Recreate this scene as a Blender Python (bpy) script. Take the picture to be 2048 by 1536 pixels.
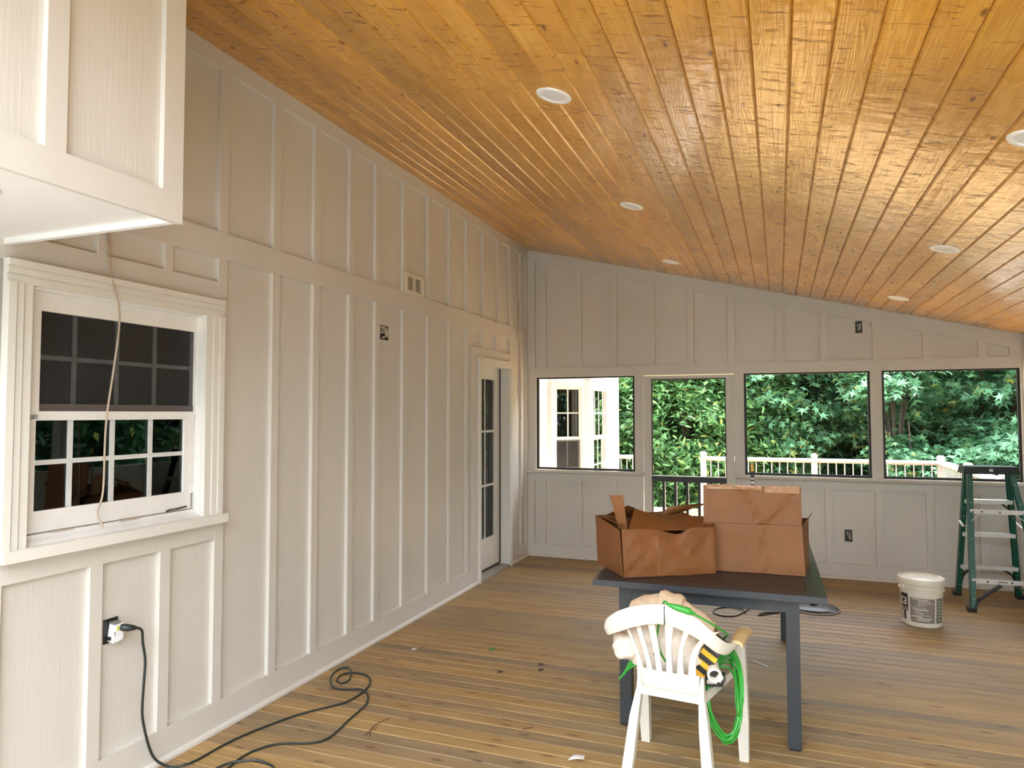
import bpy, bmesh, math, random
import numpy as np
from mathutils import Vector, Matrix

for o in list(bpy.data.objects):
    bpy.data.objects.remove(o)
SC = bpy.context.scene
COL = SC.collection
R = math.radians
random.seed(7)

# ------------------------------------------------------------------ camera, sky, sun, exposure
D = 7.415                     # back wall
XR = 4.66                     # right wall
ZC, SL = 3.4256, 0.2476       # ceiling height at the house wall, fall per metre
YC = 0.55                     # near edge of the roof, cut back out of view to admit skylight
YB = -0.15                     # unseen rear end of the porch, left open to let light in
cam_d = bpy.data.cameras.new('camera')
cam = bpy.data.objects.new('camera', cam_d)
COL.objects.link(cam)
SC.camera = cam
yaw, pitch, roll = 0.3632, 0.04269, -0.00143
f_ = Vector((-math.sin(yaw) * math.cos(pitch), math.cos(yaw) * math.cos(pitch), math.sin(pitch)))
r_ = Vector((math.cos(yaw), math.sin(yaw), 0))
u_ = r_.cross(f_)
r2 = math.cos(roll) * r_ + math.sin(roll) * u_
u2 = -math.sin(roll) * r_ + math.cos(roll) * u_
cam.matrix_world = Matrix(((r2.x, u2.x, -f_.x, 2.62673), (r2.y, u2.y, -f_.y, 0), (r2.z, u2.z, -f_.z, 1.57), (0, 0, 0, 1)))
cam_d.sensor_width = 36
cam_d.lens = 1400.67 / 2048 * 36
cam_d.clip_start = 0.05

W = bpy.data.worlds.new('sky')
SC.world = W
W.use_nodes = True
bg = W.node_tree.nodes['Background']
bg.inputs['Color'].default_value = (0.88, 0.95, 1.04, 1)
bg.inputs['Strength'].default_value = 3.3

sd = bpy.data.lights.new('sun', 'SUN')
sd.energy = 10.0
sd.color = (1.0, 0.96, 0.88)
sd.angle = R(3)
sun = bpy.data.objects.new('sun', sd)
COL.objects.link(sun)
sun.rotation_euler = Vector((-0.25, -0.36, -0.90)).to_track_quat('-Z', 'Y').to_euler()
sun.location = (8, 14, 20)

SC.view_settings.view_transform = 'Standard'
SC.view_settings.look = 'None'
SC.view_settings.gamma = 1
SC.view_settings.use_curve_mapping = False
SC.view_settings.exposure = 1.74


# ------------------------------------------------------------------ materials
def new_mat(name):
    m = bpy.data.materials.new(name)
    m.use_nodes = True
    nt = m.node_tree
    b = nt.nodes['Principled BSDF']
    return m, nt, b


def N(nt, t, **kw):
    n = nt.nodes.new(t)
    for k, v in kw.items():
        setattr(n, k, v)
    return n


def ramp(nt, stops):
    n = nt.nodes.new('ShaderNodeValToRGB')
    e = n.color_ramp.elements
    while len(e) < len(stops):
        e.new(0.5)
    for i, (p, c) in enumerate(stops):
        e[i].position = p
        e[i].color = (c[0], c[1], c[2], 1) if hasattr(c, '__len__') else (c, c, c, 1)
    return n


def obj_coord(nt, scale, jitter=False):
    tc = N(nt, 'ShaderNodeTexCoord')
    mp = N(nt, 'ShaderNodeMapping')
    mp.inputs['Scale'].default_value = scale
    src = tc.outputs['Object']
    if jitter:
        oi = N(nt, 'ShaderNodeObjectInfo')
        mul = N(nt, 'ShaderNodeVectorMath', operation='SCALE')
        mul.inputs[0].default_value = (37.0, 53.0, 19.0)
        nt.links.new(oi.outputs['Random'], mul.inputs['Scale'])
        ad = N(nt, 'ShaderNodeVectorMath', operation='ADD')
        nt.links.new(src, ad.inputs[0])
        nt.links.new(mul.outputs[0], ad.inputs[1])
        src = ad.outputs[0]
    nt.links.new(src, mp.inputs['Vector'])
    return mp.outputs['Vector']


def noise(nt, vec, scale=1, detail=4, rough=0.55, dist=0.0):
    n = N(nt, 'ShaderNodeTexNoise')
    n.inputs['Scale'].default_value = scale
    n.inputs['Detail'].default_value = detail
    n.inputs['Roughness'].default_value = rough
    n.inputs['Distortion'].default_value = dist
    nt.links.new(vec, n.inputs['Vector'])
    return n.outputs['Fac']


def mixc(nt, fac, a, b, mode='MIX'):
    n = N(nt, 'ShaderNodeMix', data_type='RGBA', blend_type=mode)
    for sock, v in ((n.inputs['Factor'], fac), (n.inputs['A'], a), (n.inputs['B'], b)):
        if hasattr(v, 'is_linked'):
            nt.links.new(v, sock)
        elif hasattr(v, '__len__'):
            sock.default_value = (v[0], v[1], v[2], 1)
        else:
            sock.default_value = v
    return n.outputs['Result']


def math_(nt, op, a, b=0.0, c=0.0):
    n = N(nt, 'ShaderNodeMath', operation=op)
    for i, v in enumerate((a, b, c)):
        if hasattr(v, 'is_linked'):
            nt.links.new(v, n.inputs[i])
        else:
            n.inputs[i].default_value = v
    return n.outputs[0]


def bump(nt, b, h, strength, dist=0.01):
    n = N(nt, 'ShaderNodeBump')
    n.inputs['Strength'].default_value = strength
    n.inputs['Distance'].default_value = dist
    nt.links.new(h, n.inputs['Height'])
    nt.links.new(n.outputs['Normal'], b.inputs['Normal'])


def plain(name, col, rough=0.5, metal=0.0, var=0.06, scale=12, bmp=0.0, spec=0.5):
    m, nt, b = new_mat(name)
    v = obj_coord(nt, (scale, scale, scale))
    f = noise(nt, v, 1, 4)
    lo = [c * (1 - var) for c in col]
    hi = [min(1, c * (1 + var)) for c in col]
    nt.links.new(ramp(nt, [(0.3, lo), (0.7, hi)]).outputs[0], b.inputs['Base Color'])
    rp = nt.nodes[-1] if False else None
    cr = [n for n in nt.nodes if n.type == 'VALTORGB'][0]
    nt.links.new(f, cr.inputs['Fac'])
    b.inputs['Roughness'].default_value = rough
    b.inputs['Metallic'].default_value = metal
    b.inputs['Specular IOR Level'].default_value = spec
    if bmp:
        bump(nt, b, f, bmp, 0.004)
    return m


PAINT = (0.645, 0.607, 0.55)


def paint_mat(name, col=PAINT, rough=0.38, grain=0.0, var=0.035):
    m, nt, b = new_mat(name)
    v = obj_coord(nt, (1.3, 1.3, 0.8))
    f = noise(nt, v, 1.0, 5, 0.6)
    cr = ramp(nt, [(0.3, [c * (1 - var) for c in col]), (0.7, [c * (1 + var) for c in col])])
    nt.links.new(f, cr.inputs['Fac'])
    nt.links.new(cr.outputs[0], b.inputs['Base Color'])
    b.inputs['Roughness'].default_value = rough
    v2 = obj_coord(nt, (130, 130, 5) if grain else (60, 60, 60))
    g = noise(nt, v2, 1.0, 3)
    bump(nt, b, g, grain if grain else 0.06, 0.0025)
    return m


def wood_ceiling():
    m, nt, b = new_mat('amber_pine_boards')
    v = obj_coord(nt, (1, 1, 1), True)
    sep = N(nt, 'ShaderNodeMapping')
    sep.inputs['Scale'].default_value = (26, 1.1, 1)
    nt.links.new(v, sep.inputs['Vector'])
    rings = noise(nt, sep.outputs[0], 1.0, 2, 0.5, 0.6)
    wv = math_(nt, 'SINE', math_(nt, 'MULTIPLY', rings, 60.0))
    fine = N(nt, 'ShaderNodeMapping')
    fine.inputs['Scale'].default_value = (240, 5, 1)
    nt.links.new(v, fine.inputs['Vector'])
    fn = noise(nt, fine.outputs[0], 1, 3)
    blot = N(nt, 'ShaderNodeMapping')
    blot.inputs['Scale'].default_value = (7, 2.4, 1)
    nt.links.new(v, blot.inputs['Vector'])
    bl = noise(nt, blot.outputs[0], 1, 3)
    # cross marks left by the planer and by knots
    cm = N(nt, 'ShaderNodeMapping')
    cm.inputs['Scale'].default_value = (11, 55, 1)
    nt.links.new(v, cm.inputs['Vector'])
    cx = noise(nt, cm.outputs[0], 1, 3, 0.5, 0.8)
    crossr = ramp(nt, [(0.60, 0.0), (0.70, 1.0)])
    nt.links.new(cx, crossr.inputs['Fac'])
    base = ramp(nt, [(0.25, (0.46, 0.20, 0.018)), (0.5, (0.62, 0.30, 0.032)), (0.75, (0.74, 0.40, 0.065))])
    nt.links.new(bl, base.inputs['Fac'])
    g = math_(nt, 'MULTIPLY_ADD', wv, 0.5, 0.5)
    c1 = mixc(nt, math_(nt, 'MULTIPLY', g, 0.42), base.outputs[0], (0.36, 0.135, 0.014))
    c1 = mixc(nt, math_(nt, 'MULTIPLY', fn, 0.30), c1, (0.74, 0.42, 0.10))
    c1 = mixc(nt, math_(nt, 'MULTIPLY', crossr.outputs[0], 0.8), c1, (0.26, 0.095, 0.012))
    # knots
    km = N(nt, 'ShaderNodeMapping')
    km.inputs['Scale'].default_value = (8, 3.0, 0.0)
    nt.links.new(v, km.inputs['Vector'])
    vo = N(nt, 'ShaderNodeTexVoronoi', voronoi_dimensions='2D')
    nt.links.new(km.outputs[0], vo.inputs['Vector'])
    vo.inputs['Scale'].default_value = 1.0
    kr = ramp(nt, [(0.04, 1.0), (0.085, 0.0)])
    nt.links.new(vo.outputs['Distance'], kr.inputs['Fac'])
    ks = N(nt, 'ShaderNodeSeparateColor')
    nt.links.new(vo.outputs['Color'], ks.inputs[0])
    kg = math_(nt, 'LESS_THAN', ks.outputs[0], 0.3)
    c1 = mixc(nt, math_(nt, 'MULTIPLY', math_(nt, 'MULTIPLY', kr.outputs[0], kg), 0.75), c1, (0.11, 0.035, 0.008))
    oi = N(nt, 'ShaderNodeObjectInfo')
    br = math_(nt, 'MULTIPLY_ADD', oi.outputs['Random'], 0.34, 0.83)
    hs = N(nt, 'ShaderNodeHueSaturation')
    nt.links.new(br, hs.inputs['Value'])
    nt.links.new(c1, hs.inputs['Color'])
    nt.links.new(hs.outputs[0], b.inputs['Base Color'])
    b.inputs['Roughness'].default_value = 0.20
    b.inputs['Coat Weight'].default_value = 0.22
    b.inputs['Coat Roughness'].default_value = 0.12
    h = math_(nt, 'ADD', math_(nt, 'MULTIPLY', g, 0.10), math_(nt, 'MULTIPLY', crossr.outputs[0], 0.4))
    wm = N(nt, 'ShaderNodeMapping')
    wm.inputs['Scale'].default_value = (7, 11, 1)
    nt.links.new(v, wm.inputs['Vector'])
    wav = noise(nt, wm.outputs[0], 1, 2)
    h = math_(nt, 'ADD', h, math_(nt, 'MULTIPLY', wav, 0.9))
    bump(nt, b, h, 0.45, 0.006)
    nt.links.new(nt.nodes['Bump'].outputs['Normal'], b.inputs['Coat Normal'])
    return m


def wood_floor(name='weathered_deck_boards', lift=1.0):
    m, nt, b = new_mat(name)
    v = obj_coord(nt, (1, 1, 1), True)

    def mapped(s):
        mp = N(nt, 'ShaderNodeMapping')
        mp.inputs['Scale'].default_value = s
        nt.links.new(v, mp.inputs['Vector'])
        return mp.outputs[0]
    g1 = noise(nt, mapped((1.0, 30, 1)), 1, 3, 0.5, 0.7)
    wv = math_(nt, 'MULTIPLY_ADD', math_(nt, 'SINE', math_(nt, 'MULTIPLY', g1, 55.0)), 0.5, 0.5)
    fine = noise(nt, mapped((4, 260, 1)), 1, 3)
    bl = noise(nt, mapped((1.6, 9, 1)), 1, 4)
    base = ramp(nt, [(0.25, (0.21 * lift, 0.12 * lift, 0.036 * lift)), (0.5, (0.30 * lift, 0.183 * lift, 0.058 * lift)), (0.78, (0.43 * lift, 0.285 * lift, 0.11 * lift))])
    nt.links.new(bl, base.inputs['Fac'])
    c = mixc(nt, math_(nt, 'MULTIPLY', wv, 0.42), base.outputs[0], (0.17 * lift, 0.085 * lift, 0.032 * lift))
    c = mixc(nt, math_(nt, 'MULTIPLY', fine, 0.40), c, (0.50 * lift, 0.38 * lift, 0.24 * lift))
    mid = ramp(nt, [(0.50, 0.0), (0.68, 1.0)])
    nt.links.new(noise(nt, mapped((1.8, 95, 1)), 1, 3, 0.6), mid.inputs['Fac'])
    c = mixc(nt, math_(nt, 'MULTIPLY', mid.outputs[0], 0.5), c, (0.15 * lift, 0.085 * lift, 0.035 * lift))
    # grey green stains
    st = ramp(nt, [(0.60, 0.0), (0.75, 1.0)])
    nt.links.new(noise(nt, mapped((1.1, 12, 1)), 1, 4, 0.65), st.inputs['Fac'])
    c = mixc(nt, math_(nt, 'MULTIPLY', st.outputs[0], 0.5), c, (0.13, 0.11, 0.06))
    # knots
    vo = N(nt, 'ShaderNodeTexVoronoi', voronoi_dimensions='2D')
    nt.links.new(mapped((2.6, 9.0, 0)), vo.inputs['Vector'])
    vo.inputs['Scale'].default_value = 1.0
    kr = ramp(nt, [(0.05, 1.0), (0.10, 0.0)])
    nt.links.new(vo.outputs['Distance'], kr.inputs['Fac'])
    sx = N(nt, 'ShaderNodeSeparateColor')
    nt.links.new(vo.outputs['Color'], sx.inputs[0])
    gate = math_(nt, 'LESS_THAN', sx.outputs[0], 0.62)
    c = mixc(nt, math_(nt, 'MULTIPLY', math_(nt, 'MULTIPLY', kr.outputs[0], gate), 0.85), c, (0.075, 0.035, 0.018))
    kr2 = ramp(nt, [(0.08, 1.0), (0.26, 0.0)])
    nt.links.new(vo.outputs['Distance'], kr2.inputs['Fac'])
    c = mixc(nt, math_(nt, 'MULTIPLY', math_(nt, 'MULTIPLY', kr2.outputs[0], gate), 0.25), c, (0.30, 0.16, 0.07))
    oi = N(nt, 'ShaderNodeObjectInfo')
    hs = N(nt, 'ShaderNodeHueSaturation')
    nt.links.new(math_(nt, 'MULTIPLY_ADD', oi.outputs['Random'], 0.40, 0.80), hs.inputs['Value'])
    nt.links.new(math_(nt, 'MULTIPLY_ADD', oi.outputs['Random'], 0.2, 0.88), hs.inputs['Saturation'])
    nt.links.new(c, hs.inputs['Color'])
    nt.links.new(hs.outputs[0], b.inputs['Base Color'])
    b.inputs['Roughness'].default_value = 0.55
    bump(nt, b, math_(nt, 'ADD', math_(nt, 'MULTIPLY', wv, 0.5), fine), 0.22, 0.002)
    return m


def leaf_mat(name, dark, light):
    m, nt, b = new_mat(name)
    ge = N(nt, 'ShaderNodeNewGeometry')
    cr = ramp(nt, [(0.0, dark), (0.55, [(a + c) / 2 for a, c in zip(dark, light)]), (0.93, light), (1.0, (0.45, 0.42, 0.08))])
    nt.links.new(ge.outputs['Random Per Island'], cr.inputs['Fac'])
    nt.links.new(cr.outputs[0], b.inputs['Base Color'])
    b.inputs['Roughness'].default_value = 0.45
    tr = N(nt, 'ShaderNodeBsdfTranslucent')
    nt.links.new(cr.outputs[0], tr.inputs['Color'])
    mx = N(nt, 'ShaderNodeMixShader')
    mx.inputs[0].default_value = 0.35
    nt.links.new(b.outputs[0], mx.inputs[1])
    nt.links.new(tr.outputs[0], mx.inputs[2])
    nt.links.new(mx.outputs[0], nt.nodes['Material Output'].inputs['Surface'])
    return m


def thin_glass(name, tint=(0.75, 0.85, 0.85), ior=1.5, rough=0.0, boost=1.0):
    m, nt, b = new_mat(name)
    nt.nodes.remove(b)
    fr = N(nt, 'ShaderNodeFresnel')
    fr.inputs['IOR'].default_value = ior
    t = N(nt, 'ShaderNodeBsdfTransparent')
    t.inputs['Color'].default_value = (*tint, 1)
    g = N(nt, 'ShaderNodeBsdfGlossy')
    g.inputs['Roughness'].default_value = rough
    mx = N(nt, 'ShaderNodeMixShader')
    nt.links.new(math_(nt, 'MULTIPLY', fr.outputs[0], boost), mx.inputs[0])
    nt.links.new(t.outputs[0], mx.inputs[1])
    nt.links.new(g.outputs[0], mx.inputs[2])
    nt.links.new(mx.outputs[0], nt.nodes['Material Output'].inputs['Surface'])
    return m


def screen_mat(name, cover, col=(0.02, 0.02, 0.02)):
    m, nt, b = new_mat(name)
    b.inputs['Base Color'].default_value = (*col, 1)
    b.inputs['Roughness'].default_value = 0.7
    t = N(nt, 'ShaderNodeBsdfTransparent')
    mx = N(nt, 'ShaderNodeMixShader')
    mx.inputs[0].default_value = cover
    nt.links.new(t.outputs[0], mx.inputs[1])
    nt.links.new(b.outputs[0], mx.inputs[2])
    nt.links.new(mx.outputs[0], nt.nodes['Material Output'].inputs['Surface'])
    return m


def cardboard(name, col):
    m, nt, b = new_mat(name)
    v = obj_coord(nt, (5, 5, 5))
    f = noise(nt, v, 1, 5, 0.6)
    v2 = obj_coord(nt, (160, 160, 3))
    g = noise(nt, v2, 1, 2)
    cr = ramp(nt, [(0.3, [c * 0.86 for c in col]), (0.7, [c * 1.1 for c in col])])
    nt.links.new(f, cr.inputs['Fac'])
    nt.links.new(mixc(nt, math_(nt, 'MULTIPLY', g, 0.18), cr.outputs[0], [c * 0.7 for c in col]), b.inputs['Base Color'])
    b.inputs['Roughness'].default_value = 0.62
    bump(nt, b, math_(nt, 'ADD', f, math_(nt, 'MULTIPLY', g, 0.25)), 0.35, 0.01)
    return m


M = {}
M['panel'] = paint_mat('painted_rough_panel', grain=0.34, rough=0.33, var=0.05)
M['trim'] = paint_mat('painted_trim_board', rough=0.36)
M['casing'] = paint_mat('cream_painted_casing', (0.73, 0.70, 0.64), 0.32)
M['white'] = plain('white_vinyl', (0.78, 0.755, 0.72), 0.35, var=0.03)
M['soffit'] = plain('white_soffit_paint', (0.80, 0.80, 0.79), 0.5, var=0.02)
M['ceil'] = wood_ceiling()
M['floor'] = wood_floor()
M['dark'] = plain('dark_gap', (0.02, 0.015, 0.012), 0.9)
M['black'] = plain('black_plastic', (0.012, 0.012, 0.013), 0.35)
M['blackframe'] = plain('black_screen_frame', (0.008, 0.008, 0.009), 0.5)
M['darkbrown'] = plain('dark_brown_shade_and_print', (0.022, 0.017, 0.014), 0.45)  # also carries the backlit darkness of the screen door bars
M['glass'] = thin_glass('window_glass', (0.42, 0.5, 0.5), boost=1.1)
M['bayglass'] = thin_glass('bay_glass', (0.4, 0.5, 0.48), boost=2.2)
M['screen'] = screen_mat('insect_screen', 0.10)
M['winscreen'] = screen_mat('grey_window_screen', 0.42, (0.03, 0.03, 0.033))
M['muntin'] = plain('grey_white_muntin', (0.62, 0.62, 0.60), 0.4)
M['room'] = plain('room_dark_as_unlit', (0.045, 0.05, 0.055), 0.9)  # near black colour stands in for the unlit room
M['table'] = plain('charcoal_powder_coat', (0.030, 0.034, 0.040), 0.42, var=0.1)
M['tabletop'] = plain('dark_brown_slat', (0.030, 0.022, 0.018), 0.42, var=0.15)
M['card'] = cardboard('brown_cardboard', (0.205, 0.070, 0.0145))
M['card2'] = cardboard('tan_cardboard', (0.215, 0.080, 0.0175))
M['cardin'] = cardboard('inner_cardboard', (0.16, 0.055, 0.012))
M['tape'] = plain('clear_packing_tape', (0.34, 0.16, 0.06), 0.10, var=0.25, scale=60, bmp=0.9)
M['plastic'] = plain('white_plastic_resin', (0.68, 0.64, 0.55), 0.38, var=0.05)
M['plastic_y'] = plain('yellowed_plastic_resin', (0.62, 0.45, 0.22), 0.42, var=0.15)
M['greencord'] = plain('green_rubber_cord', (0.035, 0.30, 0.035), 0.35)
M['blackcord'] = plain('dark_green_black_cord', (0.016, 0.024, 0.022), 0.4)
M['cloth'] = plain('off_white_cloth', (0.72, 0.62, 0.52), 0.9, var=0.12, scale=30, bmp=0.5)
M['towel'] = plain('tan_towel', (0.62, 0.46, 0.31), 0.95, var=0.12, scale=40, bmp=0.6)
M['yellow'] = plain('yellow_print', (0.80, 0.42, 0.02), 0.4)
M['ladder'] = plain('green_fiberglass', (0.002, 0.075, 0.045), 0.32, var=0.1)
M['alu'] = plain('brushed_aluminium', (0.68, 0.66, 0.63), 0.40, metal=0.35, var=0.08)
M['steel'] = plain('galvanised_steel', (0.5, 0.5, 0.5), 0.4, metal=0.8)
M['bucket'] = plain('white_bucket_plastic', (0.76, 0.71, 0.60), 0.35, var=0.05)
M['labelgrey'] = plain('printed_label_grey', (0.235, 0.20, 0.165), 0.5, var=0.25, scale=160)
M['labelwhite'] = plain('printed_label_white', (0.70, 0.66, 0.58), 0.5)
M['labelblack'] = plain('printed_label_black', (0.02, 0.02, 0.02), 0.5)
M['labelgreen'] = plain('printed_label_greygreen', (0.17, 0.18, 0.145), 0.5, var=0.25, scale=160)
M['lightwhite'] = plain('white_light_trim', (0.86, 0.85, 0.82), 0.4, var=0.02)
M['lens'] = plain('frosted_lens', (0.72, 0.72, 0.72), 0.5, var=0.02)
M['cable'] = plain('grey_cable_jacket', (0.55, 0.50, 0.43), 0.5)
M['cable_tan'] = plain('tan_cable_jacket', (0.42, 0.32, 0.24), 0.5)
M['whiteplas'] = plain('white_outlet_plastic', (0.85, 0.84, 0.86), 0.35, var=0.02)
M['vent'] = plain('cream_vent', (0.72, 0.66, 0.55), 0.4, var=0.03)
M['ledge'] = plain('aluminium_threshold', (0.36, 0.33, 0.28), 0.45, metal=0.3)
M['rail'] = plain('pale_composite_rail', (0.42, 0.405, 0.42), 0.5)
M['siding'] = plain('white_siding', (0.84, 0.84, 0.82), 0.5, var=0.02)
M['deck'] = wood_floor('deck_lifted_as_sunlit', 1.6)  # floor wood raised in colour to read as sunlit
M['bark'] = plain('grey_brown_bark', (0.05, 0.038, 0.028), 0.9, var=0.4, scale=14, bmp=0.8)
M['leafA'] = leaf_mat('laurel_leaves', (0.030, 0.11, 0.030), (0.26, 0.52, 0.17))
M['leafB'] = leaf_mat('star_leaves', (0.035, 0.13, 0.055), (0.24, 0.52, 0.27))
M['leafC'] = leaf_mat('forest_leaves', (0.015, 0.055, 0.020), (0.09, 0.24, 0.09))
M['ground'] = plain('ground_lightened', (0.24, 0.23, 0.14), 0.95, var=0.5, scale=3)  # ground colour lightened to bounce light up to the ceiling
M['bank'] = plain('wooded_bank', (0.020, 0.040, 0.018), 0.95, var=0.6, scale=3)
M['leafgreen'] = plain('fallen_green_leaf', (0.06, 0.22, 0.03), 0.5)
M['twig'] = plain('red_brown_twig', (0.16, 0.06, 0.035), 0.7)
M['paper'] = plain('crumpled_paper', (0.75, 0.73, 0.72), 0.7)
M['bristle'] = plain('golden_bristle', (0.50, 0.29, 0.06), 0.7)


# ------------------------------------------------------------------ mesh builder
class MB:
    def __init__(s):
        s.v, s.f, s.sm = [], [], False

    def add(s, vs, fs):
        o = len(s.v)
        s.v += [tuple(v) for v in vs]
        s.f += [tuple(i + o for i in q) for q in fs]
        return s

    def box(s, x0, x1, y0, y1, z0, z1):
        return s.add([(x0, y0, z0), (x1, y0, z0), (x1, y1, z0), (x0, y1, z0), (x0, y0, z1), (x1, y0, z1), (x1, y1, z1), (x0, y1, z1)],
                     [(3, 2, 1, 0), (4, 5, 6, 7), (0, 1, 5, 4), (1, 2, 6, 5), (2, 3, 7, 6), (3, 0, 4, 7)])

    def hexa(s, p):      # 8 points: bottom ring 0-3, top ring 4-7
        return s.add(p, [(3, 2, 1, 0), (4, 5, 6, 7), (0, 1, 5, 4), (1, 2, 6, 5), (2, 3, 7, 6), (3, 0, 4, 7)])

    def bar(s, a, b, w, t, up=(0, 0, 1)):
        a, b = Vector(a), Vector(b)
        d = (b - a).normalized()
        sd_ = d.cross(Vector(up))
        if sd_.length < 1e-5:
            sd_ = d.cross(Vector((1, 0, 0)))
        sd_.normalize()
        n = sd_.cross(d).normalized()
        p = []
        for q in (a, b):
            for i, j in ((-1, -1), (1, -1), (1, 1), (-1, 1)):
                p.append(q + sd_ * (i * w / 2) + n * (j * t / 2))
        return s.add(p, [(3, 2, 1, 0), (4, 5, 6, 7), (0, 1, 5, 4), (1, 2, 6, 5), (2, 3, 7, 6), (3, 0, 4, 7)])

    def tube(s, pts, r, n=8, caps=True):
        pts = [Vector(p) for p in pts]
        rs = r if hasattr(r, '__len__') else [r] * len(pts)
        T = []
        for i in range(len(pts)):
            a, b = pts[max(0, i - 1)], pts[min(len(pts) - 1, i + 1)]
            T.append((b - a).normalized())
        ref = Vector((0, 0, 1)) if abs(T[0].z) < 0.9 else Vector((1, 0, 0))
        nx = T[0].cross(ref).normalized()
        vs, fs = [], []
        for i, p in enumerate(pts):
            nx = (nx - T[i] * nx.dot(T[i])).normalized()
            ny = T[i].cross(nx)
            for k in range(n):
                a = 2 * math.pi * k / n
                vs.append(p + (nx * math.cos(a) + ny * math.sin(a)) * rs[i])
        for i in range(len(pts) - 1):
            for k in range(n):
                fs.append((i * n + k, i * n + (k + 1) % n, (i + 1) * n + (k + 1) % n, (i + 1) * n + k))
        if caps:
            fs.append(tuple(range(n - 1, -1, -1)))
            fs.append(tuple(range((len(pts) - 1) * n, len(pts) * n)))
        s.sm = True
        return s.add(vs, fs)

    def lathe(s, prof, n=32, c=(0, 0, 0), a0=0, a1=2 * math.pi):
        full = abs(a1 - a0 - 2 * math.pi) < 1e-6
        m = n if full else n + 1
        vs, fs = [], []
        for (r, z) in prof:
            for k in range(m):
                a = a0 + (a1 - a0) * k / n
                vs.append((c[0] + r * math.cos(a), c[1] + r * math.sin(a), c[2] + z))
        for i in range(len(prof) - 1):
            for k in range(n):
                k2 = (k + 1) % m
                fs.append((i * m + k, i * m + k2, (i + 1) * m + k2, (i + 1) * m + k))
        return s.add(vs, fs)

    def grid(s, P):      # P[i][j] points
        h, w = len(P), len(P[0])
        vs = [p for row in P for p in row]
        fs = [(i * w + j, i * w + j + 1, (i + 1) * w + j + 1, (i + 1) * w + j) for i in range(h - 1) for j in range(w - 1)]
        return s.add(vs, fs)

    def sheet(s, P, off):     # a grid with thickness; off: vector
        h, w = len(P), len(P[0])
        off = Vector(off)
        A = [[Vector(p) for p in row] for row in P]
        B = [[p + off for p in row] for row in A]
        s.grid(A)
        s.grid([list(reversed(r)) for r in B])
        ring = [(0, j) for j in range(w)] + [(i, w - 1) for i in range(1, h)] + [(h - 1, j) for j in range(w - 2, -1, -1)] + [(i, 0) for i in range(h - 2, 0, -1)]
        vs = [A[i][j] for i, j in ring] + [B[i][j] for i, j in ring]
        n = len(ring)
        return s.add(vs, [(k, (k + 1) % n, n + (k + 1) % n, n + k)[::-1] for k in range(n)])

    def prism(s, poly, axis, a, b):    # polygon in the two other axes, extruded along axis
        def pt(u, v, w):
            return {0: (w, u, v), 1: (u, w, v), 2: (u, v, w)}[axis]
        n = len(poly)
        vs = [pt(u, v, a) for u, v in poly] + [pt(u, v, b) for u, v in poly]
        fs = [tuple(range(n - 1, -1, -1)), tuple(range(n, 2 * n))] + [(i, (i + 1) % n, n + (i + 1) % n, n + i) for i in range(n)]
        return s.add(vs, fs)

    def mesh(s, name, smooth=None):
        me = bpy.data.meshes.new(name)
        me.from_pydata(s.v, [], s.f)
        bm = bmesh.new()
        bm.from_mesh(me)
        bmesh.ops.recalc_face_normals(bm, faces=bm.faces)
        bm.to_mesh(me)
        bm.free()
        if s.sm if smooth is None else smooth:
            for p in me.polygons:
                p.use_smooth = True
            try:
                me.set_sharp_from_angle(angle=R(42))
            except Exception:
                pass
        return me

    def build(s, name, mat, parent=None, world=False, smooth=None, label=None):
        if world and parent is not None:
            L = parent.location
            inv = parent.matrix_basis.inverted()
            s.v = [tuple(inv @ Vector(v)) for v in s.v]
        me = s.mesh(name, smooth)
        return link(name, me, mat, parent, label)


def link(name, me, mat, parent=None, label=None, loc=None, rot=None):
    if mat is not None and not me.materials:
        me.materials.append(M[mat] if isinstance(mat, str) else mat)
    o = bpy.data.objects.new(name, me)
    COL.objects.link(o)
    if parent is not None:
        o.parent = parent
    if loc:
        o.location = loc
    if rot:
        o.rotation_euler = rot
    if label:
        o['label'] = label
    return o


def tag(o, label=None, cat=None, group=None, kind=None):
    if label:
        o['label'] = label
    if cat:
        o['category'] = cat
    if group:
        o['group'] = group
    if kind:
        o['kind'] = kind
    return o


def thing(name, label, cat, loc=(0, 0, 0), rz=0.0, group=None):
    o = bpy.data.objects.new(name, None)
    COL.objects.link(o)
    o.location = loc
    o.rotation_euler = (0, 0, rz)
    return tag(o, label, cat, group)


def struct(name, label, loc=(0, 0, 0)):
    o = bpy.data.objects.new(name, None)
    COL.objects.link(o)
    o.location = loc
    return tag(o, label, None, None, 'structure')


def copy_tree(o, parent=None):
    c = o.copy()
    COL.objects.link(c)
    if parent is not None:
        c.parent = parent
    for ch in [q for q in bpy.data.objects if q.parent == o]:
        copy_tree(ch, c)
    return c


def spline(pts, n=8, closed=False):
    P = [Vector(p) for p in pts]
    out = []
    m = len(P)
    for i in range(m if closed else m - 1):
        if closed:
            p0, p1, p2, p3 = P[(i - 1) % m], P[i], P[(i + 1) % m], P[(i + 2) % m]
        else:
            p0, p1, p2, p3 = P[max(0, i - 1)], P[i], P[i + 1], P[min(m - 1, i + 2)]
        for k in range(n):
            t = k / n
            out.append(0.5 * ((2 * p1) + (p2 - p0) * t + (2 * p0 - 5 * p1 + 4 * p2 - p3) * t * t + (3 * p1 - p0 - 3 * p2 + p3) * t ** 3))
    out.append(P[0] if closed else P[-1])
    return out


def zc(x):
    return ZC - SL * x


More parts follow.
